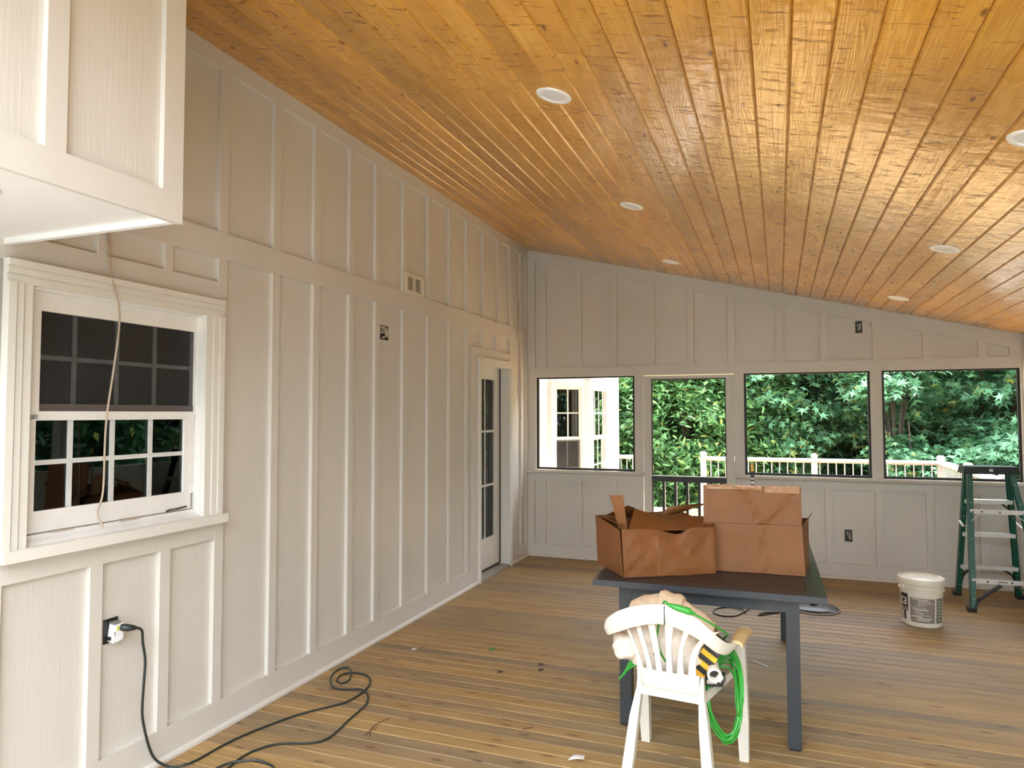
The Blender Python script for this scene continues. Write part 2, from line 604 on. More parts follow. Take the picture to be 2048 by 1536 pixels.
# ------------------------------------------------------------------ floor
fl = MB().box(-0.02, XR + 0.1, YB, D + 0.14, -0.12, -0.028).build('floor', 'dark')
tag(fl, 'bare tan timber board floor running across the porch', None, None, 'structure')
PITCH = 0.0925
w = PITCH - 0.003
prof = [(-w / 2, -0.026), (w / 2, -0.026), (w / 2, -0.003), (w / 2 - 0.003, 0), (-w / 2 + 0.003, 0), (-w / 2, -0.003)]
L_ = XR + 0.08
fb_me = MB().prism(prof, 0, -L_ / 2, L_ / 2).mesh('floor_board')
fb_me.materials.append(M['floor'])
k = 0
yy = 3.721 + PITCH / 2 + 40 * PITCH - 0.013
while yy > YB + 0.05:
    if yy < D + 0.02:
        link('floor_board', fb_me, None, fl, loc=(XR / 2 + 0.02, yy, 0))
    yy -= PITCH

# ------------------------------------------------------------------ ceiling
ang = math.atan(SL)
ca = math.cos(ang)


def ceil_slab(x0, x1, y0, y1, lo, hi):
    return [(x0, y0, zc(x0) + lo), (x1, y0, zc(x1) + lo), (x1, y1, zc(x1) + lo), (x0, y1, zc(x0) + lo), (x0, y0, zc(x0) + hi), (x1, y0, zc(x1) + hi), (x1, y1, zc(x1) + hi), (x0, y1, zc(x0) + hi)]


ce = MB().hexa(ceil_slab(-0.2, XR + 0.5, YC - 0.02, D + 0.95, 0.022, 0.18)).build('ceiling', 'dark')  # far overhang lengthened out of view to keep the sun off the floor
tag(ce, 'sloping ceiling of glossy amber stained pine boards', None, None, 'structure')
BP = 0.1222
bw = BP / ca - 0.0012
cprof = [(-bw / 2, 0.022), (-bw / 2, 0.0075), (-bw / 2 + 0.0065, 0), (bw / 2 - 0.0065, 0), (bw / 2, 0.0075), (bw / 2, 0.022)]


def ceil_board(length):
    me = MB().prism([(u, v) for u, v in cprof], 1, -length / 2, length / 2).mesh('ceiling_board')
    me.materials.append(M['ceil'])
    return me


cb = {}
rng = random.Random(3)
j = -22
while True:
    xm = 2.682 + (j + 0.5) * BP
    j += 1
    if xm > XR + 0.05:
        break
    if xm < 0.0:
        continue
    total = D + 0.02 - YC
    cut = rng.choice([1.4, 2.0, 2.6, 5.6, 6.2, 7.0])
    for a, b_ in ((0, cut), (cut, total)):
        ln = round(b_ - a - 0.0015, 4)
        if ln not in cb:
            cb[ln] = ceil_board(ln)
        link('ceiling_board', cb[ln], None, ce, loc=(xm, YC + (a + b_) / 2, zc(xm)), rot=(0, ang, 0))

# ------------------------------------------------------------------ left wall (house side)
WX = -0.022
wl = MB()
y_edges = [YB, 1.775, 2.66, 6.03, 6.83, D + 0.13]
T_ = -0.16
wl.box(T_, WX, YB, 1.775, 0, zc(0) + 0.02)
wl.box(T_, WX, 1.775, 2.66, 0, 1.06)
wl.box(T_, WX, 1.775, 2.66, 2.065, zc(0) + 0.02)
wl.box(T_, WX, 2.66, 6.03, 0, zc(0) + 0.02)
wl.box(T_, WX, 6.03, 6.83, 2.055, zc(0) + 0.02)
wl.box(T_, WX, 6.83, D + 0.13, 0, zc(0) + 0.02)
wall_left = wl.build('wall_left', 'panel')
tag(wall_left, 'long house wall of greige painted board and batten panelling', None, None, 'structure')


def lb(name, y0, y1, z0, z1, x1=0.0, x0=WX, mat='trim'):
    return MB().box(x0, x1, y0, y1, z0, z1).build(name, mat, wall_left)


def lbatten(y0, y1, z0, z1):
    e = 0.0025
    MB().prism([(WX, y0), (-e, y0), (0, y0 + e), (0, y1 - e), (-e, y1), (WX, y1)], 2, z0, z1).build('batten', 'trim', wall_left)


ZB0, ZB1 = 2.357, 2.494
lb('base_board', YB, 6.01, 0, 0.15)
lb('base_board', 6.862, D, 0, 0.15)
lb('band_board', YB, D, ZB0, ZB1, 0.001)
lb('top_board', YB, D, 3.335, zc(0) + 0.01, 0.001)
for a, b_ in ((YB, 6.01), (6.862, D)):
    MB().prism([(0.0, 0), (0.017, 0), (0.016, 0.012), (0.010, 0.020), (0.0, 0.024)], 1, a, b_)
    m_ = MB()
    m_.add([(x, y, z) for y in (a, b_) for x, z in ((0.0, 0.0), (0.017, 0.0), (0.016, 0.012), (0.010, 0.020), (0.0, 0.024))],
           [(0, 1, 2, 3, 4), (9, 8, 7, 6, 5)] + [(i, (i + 1) % 5, 5 + (i + 1) % 5, 5 + i) for i in range(5)])
    m_.build('shoe_moulding', 'trim', wall_left)
UP = [2.75, 3.155, 3.522, 3.90, 4.221, 4.607, 5.010, 5.40, 5.755, 6.133, 6.517, 6.856, 7.186]
for y in UP:
    lbatten(y, y + 0.062 if y < 7 else y + 0.05, ZB1, 3.335)
for y in [y0 for y0 in UP if 2.7 < y0 < 5.9]:
    lbatten(y, y + 0.062, 0.15, ZB0)
for y in (1.72, 1.36, 0.98, 0.6, 0.2, -0.1):
    if y < 1.7:
        lbatten(y, y + 0.06, 0.15, ZB0)
        lbatten(y, y + 0.06, ZB1, 3.335)
# below and above the window
lb('apron_board', 1.66, 2.75, 0.952, 1.04)
for y in (1.672, 2.079, 2.424):
    lbatten(y, y + 0.062, 0.15, 0.952)
lb('head_board', 1.66, 2.75, 2.138, 2.237)
for y in (1.70, 2.079, 2.42):
    lbatten(y, y + 0.048, 2.237, ZB0)
lb('side_board', 1.60, 1.66, 0.952, 2.357)
# around the house door
lb('door_surround', 5.867, 6.012, 0.15, 2.195)
lb('door_surround', 6.012, 6.855, 2.10, 2.195)
lb('door_surround', 6.855, 6.905, 0.15, ZB0)
for y in (6.10, 6.46):
    lbatten(y, y + 0.055, 2.195, ZB0)
lbatten(7.19, 7.24, 0.15, ZB0)
lb('corner_board', 7.35, D, 0.15, ZB0)
lb('corner_board', 7.35, D, ZB1, 3.335)

# ------------------------------------------------------------------ dropped box above the near end of the house wall
BX, BY = 0.826, 1.725
box_z0 = 2.187
bx = MB()
YX = 0.6
bx.box(0.002, BX - 0.02, YX, BY - 0.012, box_z0 + 0.03, 3.3)
soff = bx.build('wall_soffit', 'panel')
tag(soff, 'boxed out upper wall hanging over the near end of the house wall', None, None, 'structure')
top = zc(BX) + 0.01


def sb(name, *a, mat='trim'):
    return MB().box(*a).build(name, mat, soff)


sb('fascia_board', BX - 0.02, BX, YX, BY, box_z0, box_z0 + 0.094)
sb('end_fascia', 0.001, BX - 0.02, BY - 0.022, BY, box_z0 + 0.004, box_z0 + 0.094, mat='soffit')
sb('underside_panel', 0.001, BX - 0.02, YX, BY - 0.022, box_z0 + 0.024, box_z0 + 0.03, mat='soffit')
for y0, y1 in ((BY - 0.078, BY), (1.266, 1.326), (0.87, 0.93), (0.6, 0.67)):
    sb('batten', BX - 0.02, BX - 0.001, y0, y1, box_z0 + 0.094, top - 0.09)
sb('top_board', BX - 0.02, BX, YX, BY, top - 0.09, top)

# ------------------------------------------------------------------ window_1 in the house wall
w1 = struct('window_1', 'white double hung window with a half screen in the house wall', (0, 2.22, 1.04))


def wb(name, m, mat, smooth=None):
    return m.build(name, mat, w1, world=True, smooth=smooth)


def casing_bar(axis, a, b, o, i, sgn):
    """stepped moulding between outer edge o and inner edge i (coordinate across), running a..b along axis"""
    m = MB()
    d = i - o
    steps = [(0.0, 0.30, 0.036), (0.30, 0.36, 0.026), (0.36, 0.62, 0.030), (0.62, 0.68, 0.020), (0.68, 1.0, 0.024)]
    for s0, s1, t in steps:
        c0, c1 = sorted((o + d * s0, o + d * s1))
        if axis == 'z':
            m.box(0.0, t, c0, c1, a, b)
        else:
            m.box(0.0, t, a, b, c0, c1)
    return m


wb('head_casing', casing_bar('y', 1.705, 2.765, 2.140, 2.055, 1), 'casing')
wb('side_casing', casing_bar('z', 1.078, 2.055, 1.705, 1.80, 1), 'casing')
wb('side_casing', casing_bar('z', 1.078, 2.055, 2.765, 2.655, 1), 'casing')
m_ = MB().box(-0.10, 0.055, 1.70, 2.785, 1.036, 1.078)
wb('stool', m_, 'casing')
m_ = MB()
m_.box(-0.14, 0.0, 1.765, 1.79, 1.078, 2.065).box(-0.14, 0.0, 2.65, 2.67, 1.078, 2.065).box(-0.14, 0.0, 1.79, 2.65, 2.045, 2.07)
wb('jamb', m_, 'white')
# sloping vinyl sill
m_ = MB().prism([(-0.13, 1.078), (0.0, 1.078), (0.0, 1.085), (-0.03, 1.10), (-0.03, 1.115), (-0.13, 1.13)], 1, 1.79, 2.65)
m_ = MB().add([(x, y, z) for y in (1.79, 2.65) for x, z in ((-0.13, 1.078), (0.0, 1.078), (0.0, 1.085), (-0.028, 1.098), (-0.03, 1.112), (-0.13, 1.128))],
              [(0, 1, 2, 3, 4, 5), (11, 10, 9, 8, 7, 6)] + [(i, (i + 1) % 6, 6 + (i + 1) % 6, 6 + i) for i in range(6)])
wb('sill', m_, 'white')
# upper sash with a half screen in front
US = (1.872, 2.642, 1.60, 1.972)   # glass y0 y1 z0 z1 at x=-.05
m_ = MB()
xa, xb = -0.055, -0.03
m_.box(xa, xb, 1.79, US[0], 1.57, 2.045).box(xa, xb, US[1], 2.65, 1.57, 2.045).box(xa, xb, US[0], US[1], US[3], 2.045).box(xa, xb, US[0], US[1], 1.548, 1.583)
wb('screen_frame', m_, 'white')
wb('half_screen', MB().box(-0.046, -0.045, US[0], US[1], 1.583, US[3]), 'winscreen')
m_ = MB()
m_.box(-0.046, -0.042, US[0], US[1], 1.583, 1.612)
wb('screen_bar', m_, plain('dark_grey_bar', (0.10, 0.085, 0.08), 0.5))
xa, xb = -0.085, -0.062
cols = [US[0] - 0.01, 2.040, 2.238, 2.436, US[1] + 0.01]
rows = [1.575, 1.795, US[3] + 0.01]
up = wb('upper_sash', MB().box(xa, xb, 1.80, 1.865, 1.55, 2.045).box(xa, xb, 2.645, 2.65, 1.55, 2.045).box(xa, xb, 1.865, 2.645, 1.98, 2.045).box(xa, xb, 1.865, 2.645, 1.548, 1.58), 'white')
for y in cols[1:4]:
    MB().box(-0.082, -0.066, y - 0.009, y + 0.009, 1.57, 1.99).build('muntin', 'muntin', up).location = -Vector(w1.location)
for i in range(4):
    for q in range(2):
        MB().box(-0.076, -0.072, cols[i] + 0.009, cols[i + 1] - 0.009, rows[q] + 0.009, rows[q + 1] - 0.009).build('pane', 'glass', up).location = -Vector(w1.location)
MB().box(-0.0815, -0.0665, 1.86, 2.65, 1.786, 1.804).build('muntin', 'muntin', up).location = -Vector(w1.location)
# lower sash
LS = (1.864, 2.584, 1.20, 1.547)
xa, xb = -0.06, -0.034
lo = wb('lower_sash', MB().box(xa, xb, 1.80, LS[0], 1.118, 1.552).box(xa, xb, LS[1], 2.628, 1.118, 1.552).box(xa, xb, LS[0], LS[1], 1.118, LS[2]).box(xa, xb, LS[0], LS[1], LS[3], 1.552), 'white')
cols = [LS[0], 2.012, 2.203, 2.398, LS[1]]
rows = [LS[2], 1.384, LS[3]]
for y in cols[1:4]:
    MB().box(-0.056, -0.042, y - 0.011, y + 0.011, LS[2], LS[3]).build('muntin', 'muntin', lo).location = -Vector(w1.location)
MB().box(-0.0555, -0.0425, LS[0], LS[1], 1.375, 1.394).build('muntin', 'muntin', lo).location = -Vector(w1.location)
for i in range(4):
    for q in range(2):
        MB().box(-0.051, -0.047, cols[i], cols[i + 1], rows[q], rows[q + 1]).build('pane', 'glass', lo).location = -Vector(w1.location)
wb('balance_cover', MB().box(-0.06, -0.04, 2.634, 2.648, 1.20, 1.548).box(-0.05, -0.034, 2.628, 2.65, 1.19, 1.235), 'white')
m_ = MB().box(-0.030, -0.022, 1.93, 2.02, 1.113, 1.117).box(-0.03, -0.02, 2.23, 2.33, 1.112, 1.118)
wb('sash_channel', m_, 'cable_tan')
wb('latch', MB().tube(spline([(-0.028, 2.48, 1.122), (-0.02, 2.50, 1.127), (-0.028, 2.54, 1.126), (-0.03, 2.60, 1.13)]), 0.004, 6), 'black')

# room shell behind the house wall, coloured dark to look unlit
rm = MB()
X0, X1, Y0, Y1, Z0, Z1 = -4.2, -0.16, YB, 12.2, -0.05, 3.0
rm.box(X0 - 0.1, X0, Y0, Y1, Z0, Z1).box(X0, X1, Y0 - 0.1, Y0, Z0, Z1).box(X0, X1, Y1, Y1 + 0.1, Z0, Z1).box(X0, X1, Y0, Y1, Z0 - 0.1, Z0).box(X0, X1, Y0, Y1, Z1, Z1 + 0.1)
tag(rm.build('wall_house_interior', 'room'), 'room shell behind the windows, coloured dark to look unlit', None, None, 'structure')

# ------------------------------------------------------------------ door_1: glazed house door
d1 = struct('door_1', 'cream house door with divided glass panes at the far end of the long wall', (0, 6.43, 0))


def db(name, m, mat, par=d1):
    return m.build(name, mat, par, world=True)


def dcase(axis, a, b, o, i):
    m = MB()
    d = i - o
    for s0, s1, t in ((0.0, 0.35, 0.026), (0.35, 0.45, 0.018), (0.45, 1.0, 0.022)):
        c0, c1 = sorted((o + d * s0, o + d * s1))
        if axis == 'z':
            m.box(0, t, c0, c1, a, b)
        else:
            m.box(0, t, a, b, c0, c1)
    return m


db('side_casing', dcase('z', 0, 2.04, 6.008, 6.055), 'casing')
db('side_casing', dcase('z', 0, 2.04, 6.862, 6.80), 'casing')
db('head_casing', dcase('y', 6.008, 6.862, 2.108, 2.035), 'casing')
db('jamb', MB().box(-0.15, 0.0, 6.02, 6.042, 0, 2.05).box(-0.15, 0.0, 6.815, 6.835, 0, 2.05).box(-0.15, 0, 6.042, 6.815, 2.04, 2.06), 'casing')
db('weather_strip', MB().box(-0.10, -0.092, 6.800, 6.816, 0.035, 2.045).box(-0.12, -0.1, 6.04, 6.81, 0.028, 0.045), 'black')
db('threshold', MB().prism([(6.03, 0.0), (6.03, 0.022), (6.83, 0.022), (6.83, 0.0)], 0, -0.15, 0.02), 'ledge')
lf = thing('door_leaf', None, None, (0, 0, 0))
lf.parent = d1
lf.location = (0, -6.43, 0)
xa, xb = -0.140, -0.100
gy0, gy1, gz0, gz1 = 6.165, 6.658, 0.338, 1.916
m_ = MB().box(xa, xb, 6.045, gy0, 0.042, 2.04).box(xa, xb, gy1, 6.805, 0.042, 2.04).box(xa, xb, gy0, gy1, 0.042, gz0).box(xa, xb, gy0, gy1, gz1, 2.04)
m_.box(xb, xb + 0.008, gy0 - 0.02, gy0, gz0 - 0.02, gz1 + 0.02).box(xb, xb + 0.008, gy1, gy1 + 0.02, gz0 - 0.02, gz1 + 0.02).box(xb, xb + 0.008, gy0, gy1, gz0 - 0.02, gz0).box(xb, xb + 0.008, gy0, gy1, gz1, gz1 + 0.02)
m_.build('leaf_frame', 'casing', lf)
MB().box(-0.108, -0.096, 6.403, 6.421, gz0, gz1).build('muntin', 'muntin', lf)
rows = [gz0, 0.86, 1.397, gz1]
for z in rows[1:3]:
    MB().box(-0.1075, -0.0965, gy0, gy1, z - 0.011, z + 0.011).build('muntin', 'muntin', lf)
for i in range(3):
    for a, b_ in ((gy0, 6.403), (6.421, gy1)):
        MB().box(-0.116, -0.112, a, b_, rows[i] + 0.011, rows[i + 1] - 0.011).build('pane', 'glass', lf)

# ------------------------------------------------------------------ back wall
BT = 0.13
PY = D + 0.030
bwl = MB()


def zt(x):
    return zc(x) + 0.02


def bseg(x0, x1, z0, z1):
    bwl.box(x0, x1, PY, D + BT, z0, z1)


ZO = 1.975
bwl.hexa([(0, PY, ZO), (XR, PY, ZO), (XR, D + BT, ZO), (0, D + BT, ZO), (0, PY, zt(0)), (XR, PY, zt(XR)), (XR, D + BT, zt(XR)), (0, D + BT, zt(0))])
bseg(0, 1.285, 0, 0.93)
bseg(2.208, XR, 0, 0.93)
for a, b_ in ((0, 0.096), (1.198, 1.285), (2.208, 2.304), (3.446, 3.543), (4.646, XR)):
    bseg(a, b_, 0.93, ZO)
wall_back = bwl.build('wall_back', 'panel')
tag(wall_back, 'far end wall of greige panelling with screened openings', None, None, 'structure')


def bb(name, x0, x1, z0, z1, y0=D, y1=PY, mat='trim'):
    return MB().box(x0, x1, y0, y1, z0, z1).build(name, mat, wall_back)


bb('belt_board', 0, XR, ZO, 2.08, D - 0.001)
for a, b_ in ((0, 0.096), (1.200, 1.285), (2.208, 2.304), (3.446, 3.543), (4.645, XR)):
    bb('post_casing', a, b_, 0.93, ZO)
for a, b_ in ((0.0, 1.300), (2.222, XR)):
    MB().prism([(D - 0.045, 0.922), (PY, 0.915), (PY, 0.955), (D - 0.045, 0.955), (D - 0.05, 0.938)], 0, a, b_).build('sill_board', 'trim', wall_back)
    bb('apron_board', a if a else 0, min(b_, 1.285) if a == 0 else b_, 0.835, 0.916)
bb('base_board', 0, 1.285, 0, 0.14)
bb('base_board', 2.208, XR, 0, 0.14)
for a, b_ in ((0, 1.285), (2.208, XR)):
    MB().prism([(D, 0), (D - 0.015, 0), (D - 0.012, 0.016), (D, 0.022)], 0, a, b_).build('shoe_moulding', 'trim', wall_back)
for a, b_ in ((0, 0.075), (0.136, 0.204), (0.552, 0.617), (0.941, 1.002), (1.225, 1.285), (2.208, 2.245), (2.62, 2.684), (3.034, 3.096), (3.467, 3.531), (3.885, 3.944), (4.305, 4.368), (4.60, XR)):
    bb('batten', a, b_, 0.14, 0.835)
for a, b_ in ((0, 0.084), (0.148, 0.214), (0.546, 0.624), (0.952, 1.014), (1.354, 1.419), (1.761, 1.82), (2.159, 2.228), (2.62, 2.684), (3.019, 3.089), (3.473, 3.546), (3.887, 3.956), (4.328, 4.394), (4.568, XR)):
    MB().hexa([(a, D, 2.08), (b_, D, 2.08), (b_, PY, 2.08), (a, PY, 2.08), (a, D, zc(a) - 0.13), (b_, D, zc(b_) - 0.13), (b_, PY, zc(b_) - 0.13), (a, PY, zc(a) - 0.13)]).build('batten', 'trim', wall_back)
MB().hexa([(0, D - 0.001, zc(0) - 0.13), (XR, D - 0.001, zc(XR) - 0.13), (XR, PY, zc(XR) - 0.13), (0, PY, zc(0) - 0.13), (0, D - 0.001, zc(0) + 0.01), (XR, D - 0.001, zc(XR) + 0.01), (XR, PY, zc(XR) + 0.01), (0, PY, zc(0) + 0.01)]).build('top_board', 'trim', wall_back)


def screen_window(n, x0, x1, z0, z1, label):
    s = struct('window_%d' % n, label, (x0, D, z0))
    t = 0.022
    ya, yb = D + 0.03, D + 0.055
    m = MB().box(x0, x0 + t, ya, yb, z0, z1).box(x1 - t, x1, ya, yb, z0, z1).box(x0 + t, x1 - t, ya, yb, z0, z0 + t).box(x0 + t, x1 - t, ya, yb, z1 - t * 0.7, z1)
    m.build('screen_frame', 'blackframe', s, world=True)
    MB().box(x0 + t, x1 - t, ya + 0.01, ya + 0.0105, z0 + t, z1 - t * 0.7).build('insect_screen', 'screen', s, world=True)
    return s


screen_window(2, 0.096, 1.198, 0.956, ZO, 'screened opening looking out to the white bay window')
screen_window(3, 2.304, 3.446, 0.956, ZO, 'screened opening beside the screen door')
screen_window(4, 3.543, 4.646, 0.956, ZO, 'screened opening behind the green step ladder')

# screen door
d2 = struct('door_2', 'white framed screen door with backlit pickets coloured dark in the far wall', (1.285, D, 0))


def d2b(name, m, mat):
    return m.build(name, mat, d2, world=True)


ya, yb = D + 0.012, D + 0.045
x0, x1 = 1.292, 2.203
d2b('stile', MB().box(x0, 1.375, ya, yb, 0.02, 1.968), 'trim')
d2b('stile', MB().box(2.128, x1, ya, yb, 0.02, 1.968), 'trim')
d2b('top_rail', MB().box(1.375, 2.128, ya, yb, 1.935, 1.968), 'trim')
d2b('bottom_rail', MB().box(1.375, 2.128, ya, yb, 0.02, 0.16), 'trim')
d2b('screen_frame', MB().box(1.375, 1.385, ya + 0.004, yb - 0.004, 0.16, 1.935).box(2.119, 2.128, ya + 0.004, yb - 0.004, 0.16, 1.935).box(1.385, 2.119, ya + 0.004, yb - 0.004, 1.924, 1.935), 'blackframe')
d2b('insect_screen', MB().box(1.385, 2.119, ya + 0.02, ya + 0.0205, 0.16, 1.924), 'screen')
d2b('lock_rail', MB().box(1.375, 2.128, ya - 0.008, ya + 0.012, 0.862, 0.918), 'darkbrown')  # dark colour paints the bar as seen against the light
d2b('rail_lit_edge', MB().box(1.375, 2.128, ya - 0.004, ya + 0.030, 0.918, 0.925), 'white')  # white strip painted in as the lit top edge
for xp in (1.494, 1.614, 1.734, 1.854, 1.974, 2.075):
    d2b('picket', MB().box(xp - 0.013, xp + 0.012, ya - 0.006, ya + 0.010, 0.16, 0.862), 'darkbrown')  # backlit darkness of the picket put into its colour
    d2b('picket_lit_edge', MB().box(xp + 0.012, xp + 0.016, ya - 0.002, ya + 0.026, 0.16, 0.862), 'white')  # white strip stands in for the lit side of the picket
for z in (1.69, 0.99, 0.25):
    d2b('hinge', MB().box(2.175, 2.200, D - 0.003, D + 0.012, z - 0.04, z + 0.04).box(2.210, 2.240, D - 0.004, D + 0.002, z - 0.04, z + 0.04).tube([(2.205, D - 0.006, z - 0.045), (2.205, D - 0.006, z + 0.045)], 0.007, 8), 'trim')
d2b('knob', MB().lathe([(0.0, 0.0), (0.022, 0.0), (0.022, 0.004), (0.008, 0.010), (0.008, 0.03), (0.018, 0.036), (0.018, 0.052), (0.010, 0.060), (0.0, 0.061)], 16), 'casing')
kn = [o for o in bpy.data.objects if o.name.startswith('knob')][-1]
kn.data.transform(Matrix.Translation((1.285, D, 0)))
kn.data.transform(Matrix.Translation((-1.285, -D, 0)))
kn.location = (1.348 - 1.285, ya - D, 1.11)
kn.rotation_euler = (R(90), 0, 0)

# ------------------------------------------------------------------ right wall and the unseen rear end left open for light
wr = MB()
wr.box(XR, XR + 0.13, YC, D + 0.13, 0, 0.955)
wr.box(XR, XR + 0.13, YC, D + 0.13, ZO, zc(XR) + 0.03)
for y in (D - 0.01, 5.5, 3.6, 1.7, YC + 0.05):
    wr.box(XR, XR + 0.13, y - 0.05, y + 0.10, 0.955, ZO)
wall_right = wr.build('wall_right', 'trim')
tag(wall_right, 'low right hand wall with screened openings above', None, None, 'structure')
wq = MB()
wq.hexa([(0.85, YC, zc(0.85) - 0.16), (XR, YC, zc(XR) - 0.08), (XR, YC + 0.1, zc(XR) - 0.08), (0.85, YC + 0.1, zc(0.85) - 0.16), (0.85, YC, zc(0.85)), (XR, YC, zc(XR)), (XR, YC + 0.1, zc(XR)), (0.85, YC + 0.1, zc(0.85))])
wall_rear = wq.build('wall_rear', 'trim')
tag(wall_rear, 'unseen header beam over the rear end left open for light', None, None, 'structure')

pt = MB().box(-2.5, 8.0, -7.0, YB - 0.12, -0.32, -0.20).build('floor_bounce_slab', plain('pale_bounce_surface', (0.27, 0.27, 0.275), 0.8, scale=2))  # unseen slab added to bounce light onto ceiling and soffit
tag(pt, 'unseen pale slab added outside the rear end to bounce light in', None, None, 'structure')

# ------------------------------------------------------------------ recessed ceiling lights
LIGHTS = [(1.703, 2.965, 'nearest one of the house wall row'), (1.701, 4.765, 'middle one of the house wall row'), (1.698, 6.68, 'farthest one of the house wall row'),
          (3.50, 2.985, 'cut off by the right edge of the photo'), (3.565, 4.755, 'middle one of the right hand row'), (3.585, 6.625, 'farthest one of the right hand row')]
proto = None
for (lx, ly, txt) in LIGHTS:
    if proto is None:
        t = thing('recessed_light', '', 'ceiling light', (lx, ly, zc(lx)))
        MB().lathe([(0.057, 0.002), (0.060, -0.004), (0.070, -0.0065), (0.080, -0.004), (0.083, 0.003)], 40).build('trim_ring', 'lightwhite', t, smooth=True)
        MB().lathe([(0.0, -0.003), (0.030, -0.003), (0.058, -0.0015), (0.059, 0.004)], 40).build('lens', 'lens', t, smooth=True)
        proto = t
    else:
        t = copy_tree(proto)
    t.location = (lx, ly, zc(lx) - 0.001)
    t.rotation_euler = (0, ang, 0)
    tag(t, 'white round recessed ceiling light, ' + txt, 'ceiling light', 'recessed lights in the pine ceiling')
t = copy_tree(proto)
t.location = (0.50, 1.27, box_z0 + 0.023)
t.rotation_euler = (0, 0, 0)
tag(t, 'white recessed light in the underside of the boxed out wall', 'ceiling light', 'recessed lights in the pine ceiling')

# ------------------------------------------------------------------ vent, outlets, cables
v = thing('vent_grille', 'cream louvred vent grille on the band of the house wall', 'vent', (WX, 4.783, 2.571))
h, wd = 0.076, 0.143
MB().box(0, 0.030, -wd, -wd + 0.028, -h, h).box(0, 0.030, wd - 0.028, wd, -h, h).box(0, 0.030, -wd + 0.028, wd - 0.028, h - 0.022, h).box(0, 0.030, -wd + 0.028, wd - 0.028, -h, -h + 0.022).box(0.005, 0.028, -0.006, 0.006, -h + 0.022, h - 0.022).build('frame', 'vent', v)
MB().box(0.001, 0.004, -wd + 0.02, wd - 0.02, -h + 0.02, h - 0.02).build('backing', 'dark', v)
for i in range(8):
    z = -h + 0.031 + i * 0.0130
    m_ = MB()
    for a, b_ in ((-wd + 0.028, -0.006), (0.006, wd - 0.028)):
        m_.hexa([(0.010, a, z + 0.003), (0.026, a, z - 0.0042), (0.026, b_, z - 0.0042), (0.010, b_, z + 0.003), (0.010, a, z + 0.006), (0.026, a, z + 0.0022), (0.026, b_, z + 0.0022), (0.010, b_, z + 0.006)])
    m_.build('louvre', 'vent', v)


def elec_box(name, label, loc, w, h, wires, axis):
    """an uncovered wiring box; axis 'x': on the house wall, 'y': on the far wall"""
    t = thing(name, label, 'electrical box', loc)

    def P(a, z, d):
        return (d, a, z) if axis == 'x' else (a, -d, z)

    def bx(m, a0, a1, z0, z1, d0, d1):
        p, q = P(a0, z0, d0), P(a1, z1, d1)
        m.box(min(p[0], q[0]), max(p[0], q[0]), min(p[1], q[1]), max(p[1], q[1]), min(p[2], q[2]), max(p[2], q[2]))
    m = MB()
    bx(m, -w / 2, w / 2, -h / 2, h / 2, 0.0005, 0.002)
    m.build('opening', 'black', t)  # flat black plate stands in for the shade inside the box
    m = MB()
    e = 0.005
    bx(m, -w / 2, -w / 2 + e, -h / 2, h / 2, 0.001, 0.006)
    bx(m, w / 2 - e, w / 2, -h / 2, h / 2, 0.001, 0.006)
    bx(m, -w / 2 + e, w / 2 - e, h / 2 - e, h / 2, 0.001, 0.006)
    bx(m, -w / 2 + e, w / 2 - e, -h / 2, -h / 2 + e, 0.001, 0.006)
    m.build('rim', 'darkbrown', t)
    for pts in wires:
        MB().tube([P(a * w, z * h, d) for a, z, d in [tuple(q) for q in spline(pts, 6)]], 0.0045, 6).build('cable', 'cable', t)
    return t


elec_box('cable_box', 'square open wiring box with coiled grey cable on the house wall', (WX, 4.353, 2.155), 0.14, 0.10,
         [[(-0.4, 0.25, 0.006), (0.0, 0.3, 0.012), (0.25, 0.1, 0.014), (0.3, -0.25, 0.008)], [(-0.42, 0.05, 0.006), (-0.05, 0.15, 0.016), (0.2, -0.05, 0.018), (0.1, -0.3, 0.008), (-0.1, -0.35, 0.006)],
          [(-0.4, -0.1, 0.006), (0.0, 0.0, 0.012), (0.15, -0.2, 0.016), (-0.05, -0.4, 0.006)], [(-0.35, 0.38, 0.006), (0.1, 0.4, 0.01), (0.4, 0.2, 0.008), (0.4, -0.3, 0.006)]], 'x')
elec_box('switch_box', 'open wiring box high on the far wall under the ceiling', (3.361, PY, 2.398), 0.06, 0.115,
         [[(-0.3, 0.1, 0.004), (0.0, 0.2, 0.012), (0.25, 0.0, 0.012), (0.0, -0.3, 0.006)], [(-0.1, -0.2, 0.004), (0.1, 0.1, 0.014), (0.3, 0.3, 0.006)]], 'y')
elec_box('outlet_box', 'open wiring box low on the far wall beside the bucket', (3.232, PY, 0.405), 0.065, 0.11,
         [[(-0.25, 0.35, 0.004), (0.0, 0.0, 0.014), (0.15, -0.35, 0.006)], [(0.1, 0.35, 0.004), (0.25, 0.0, 0.012), (0.3, -0.3, 0.006)]], 'y')

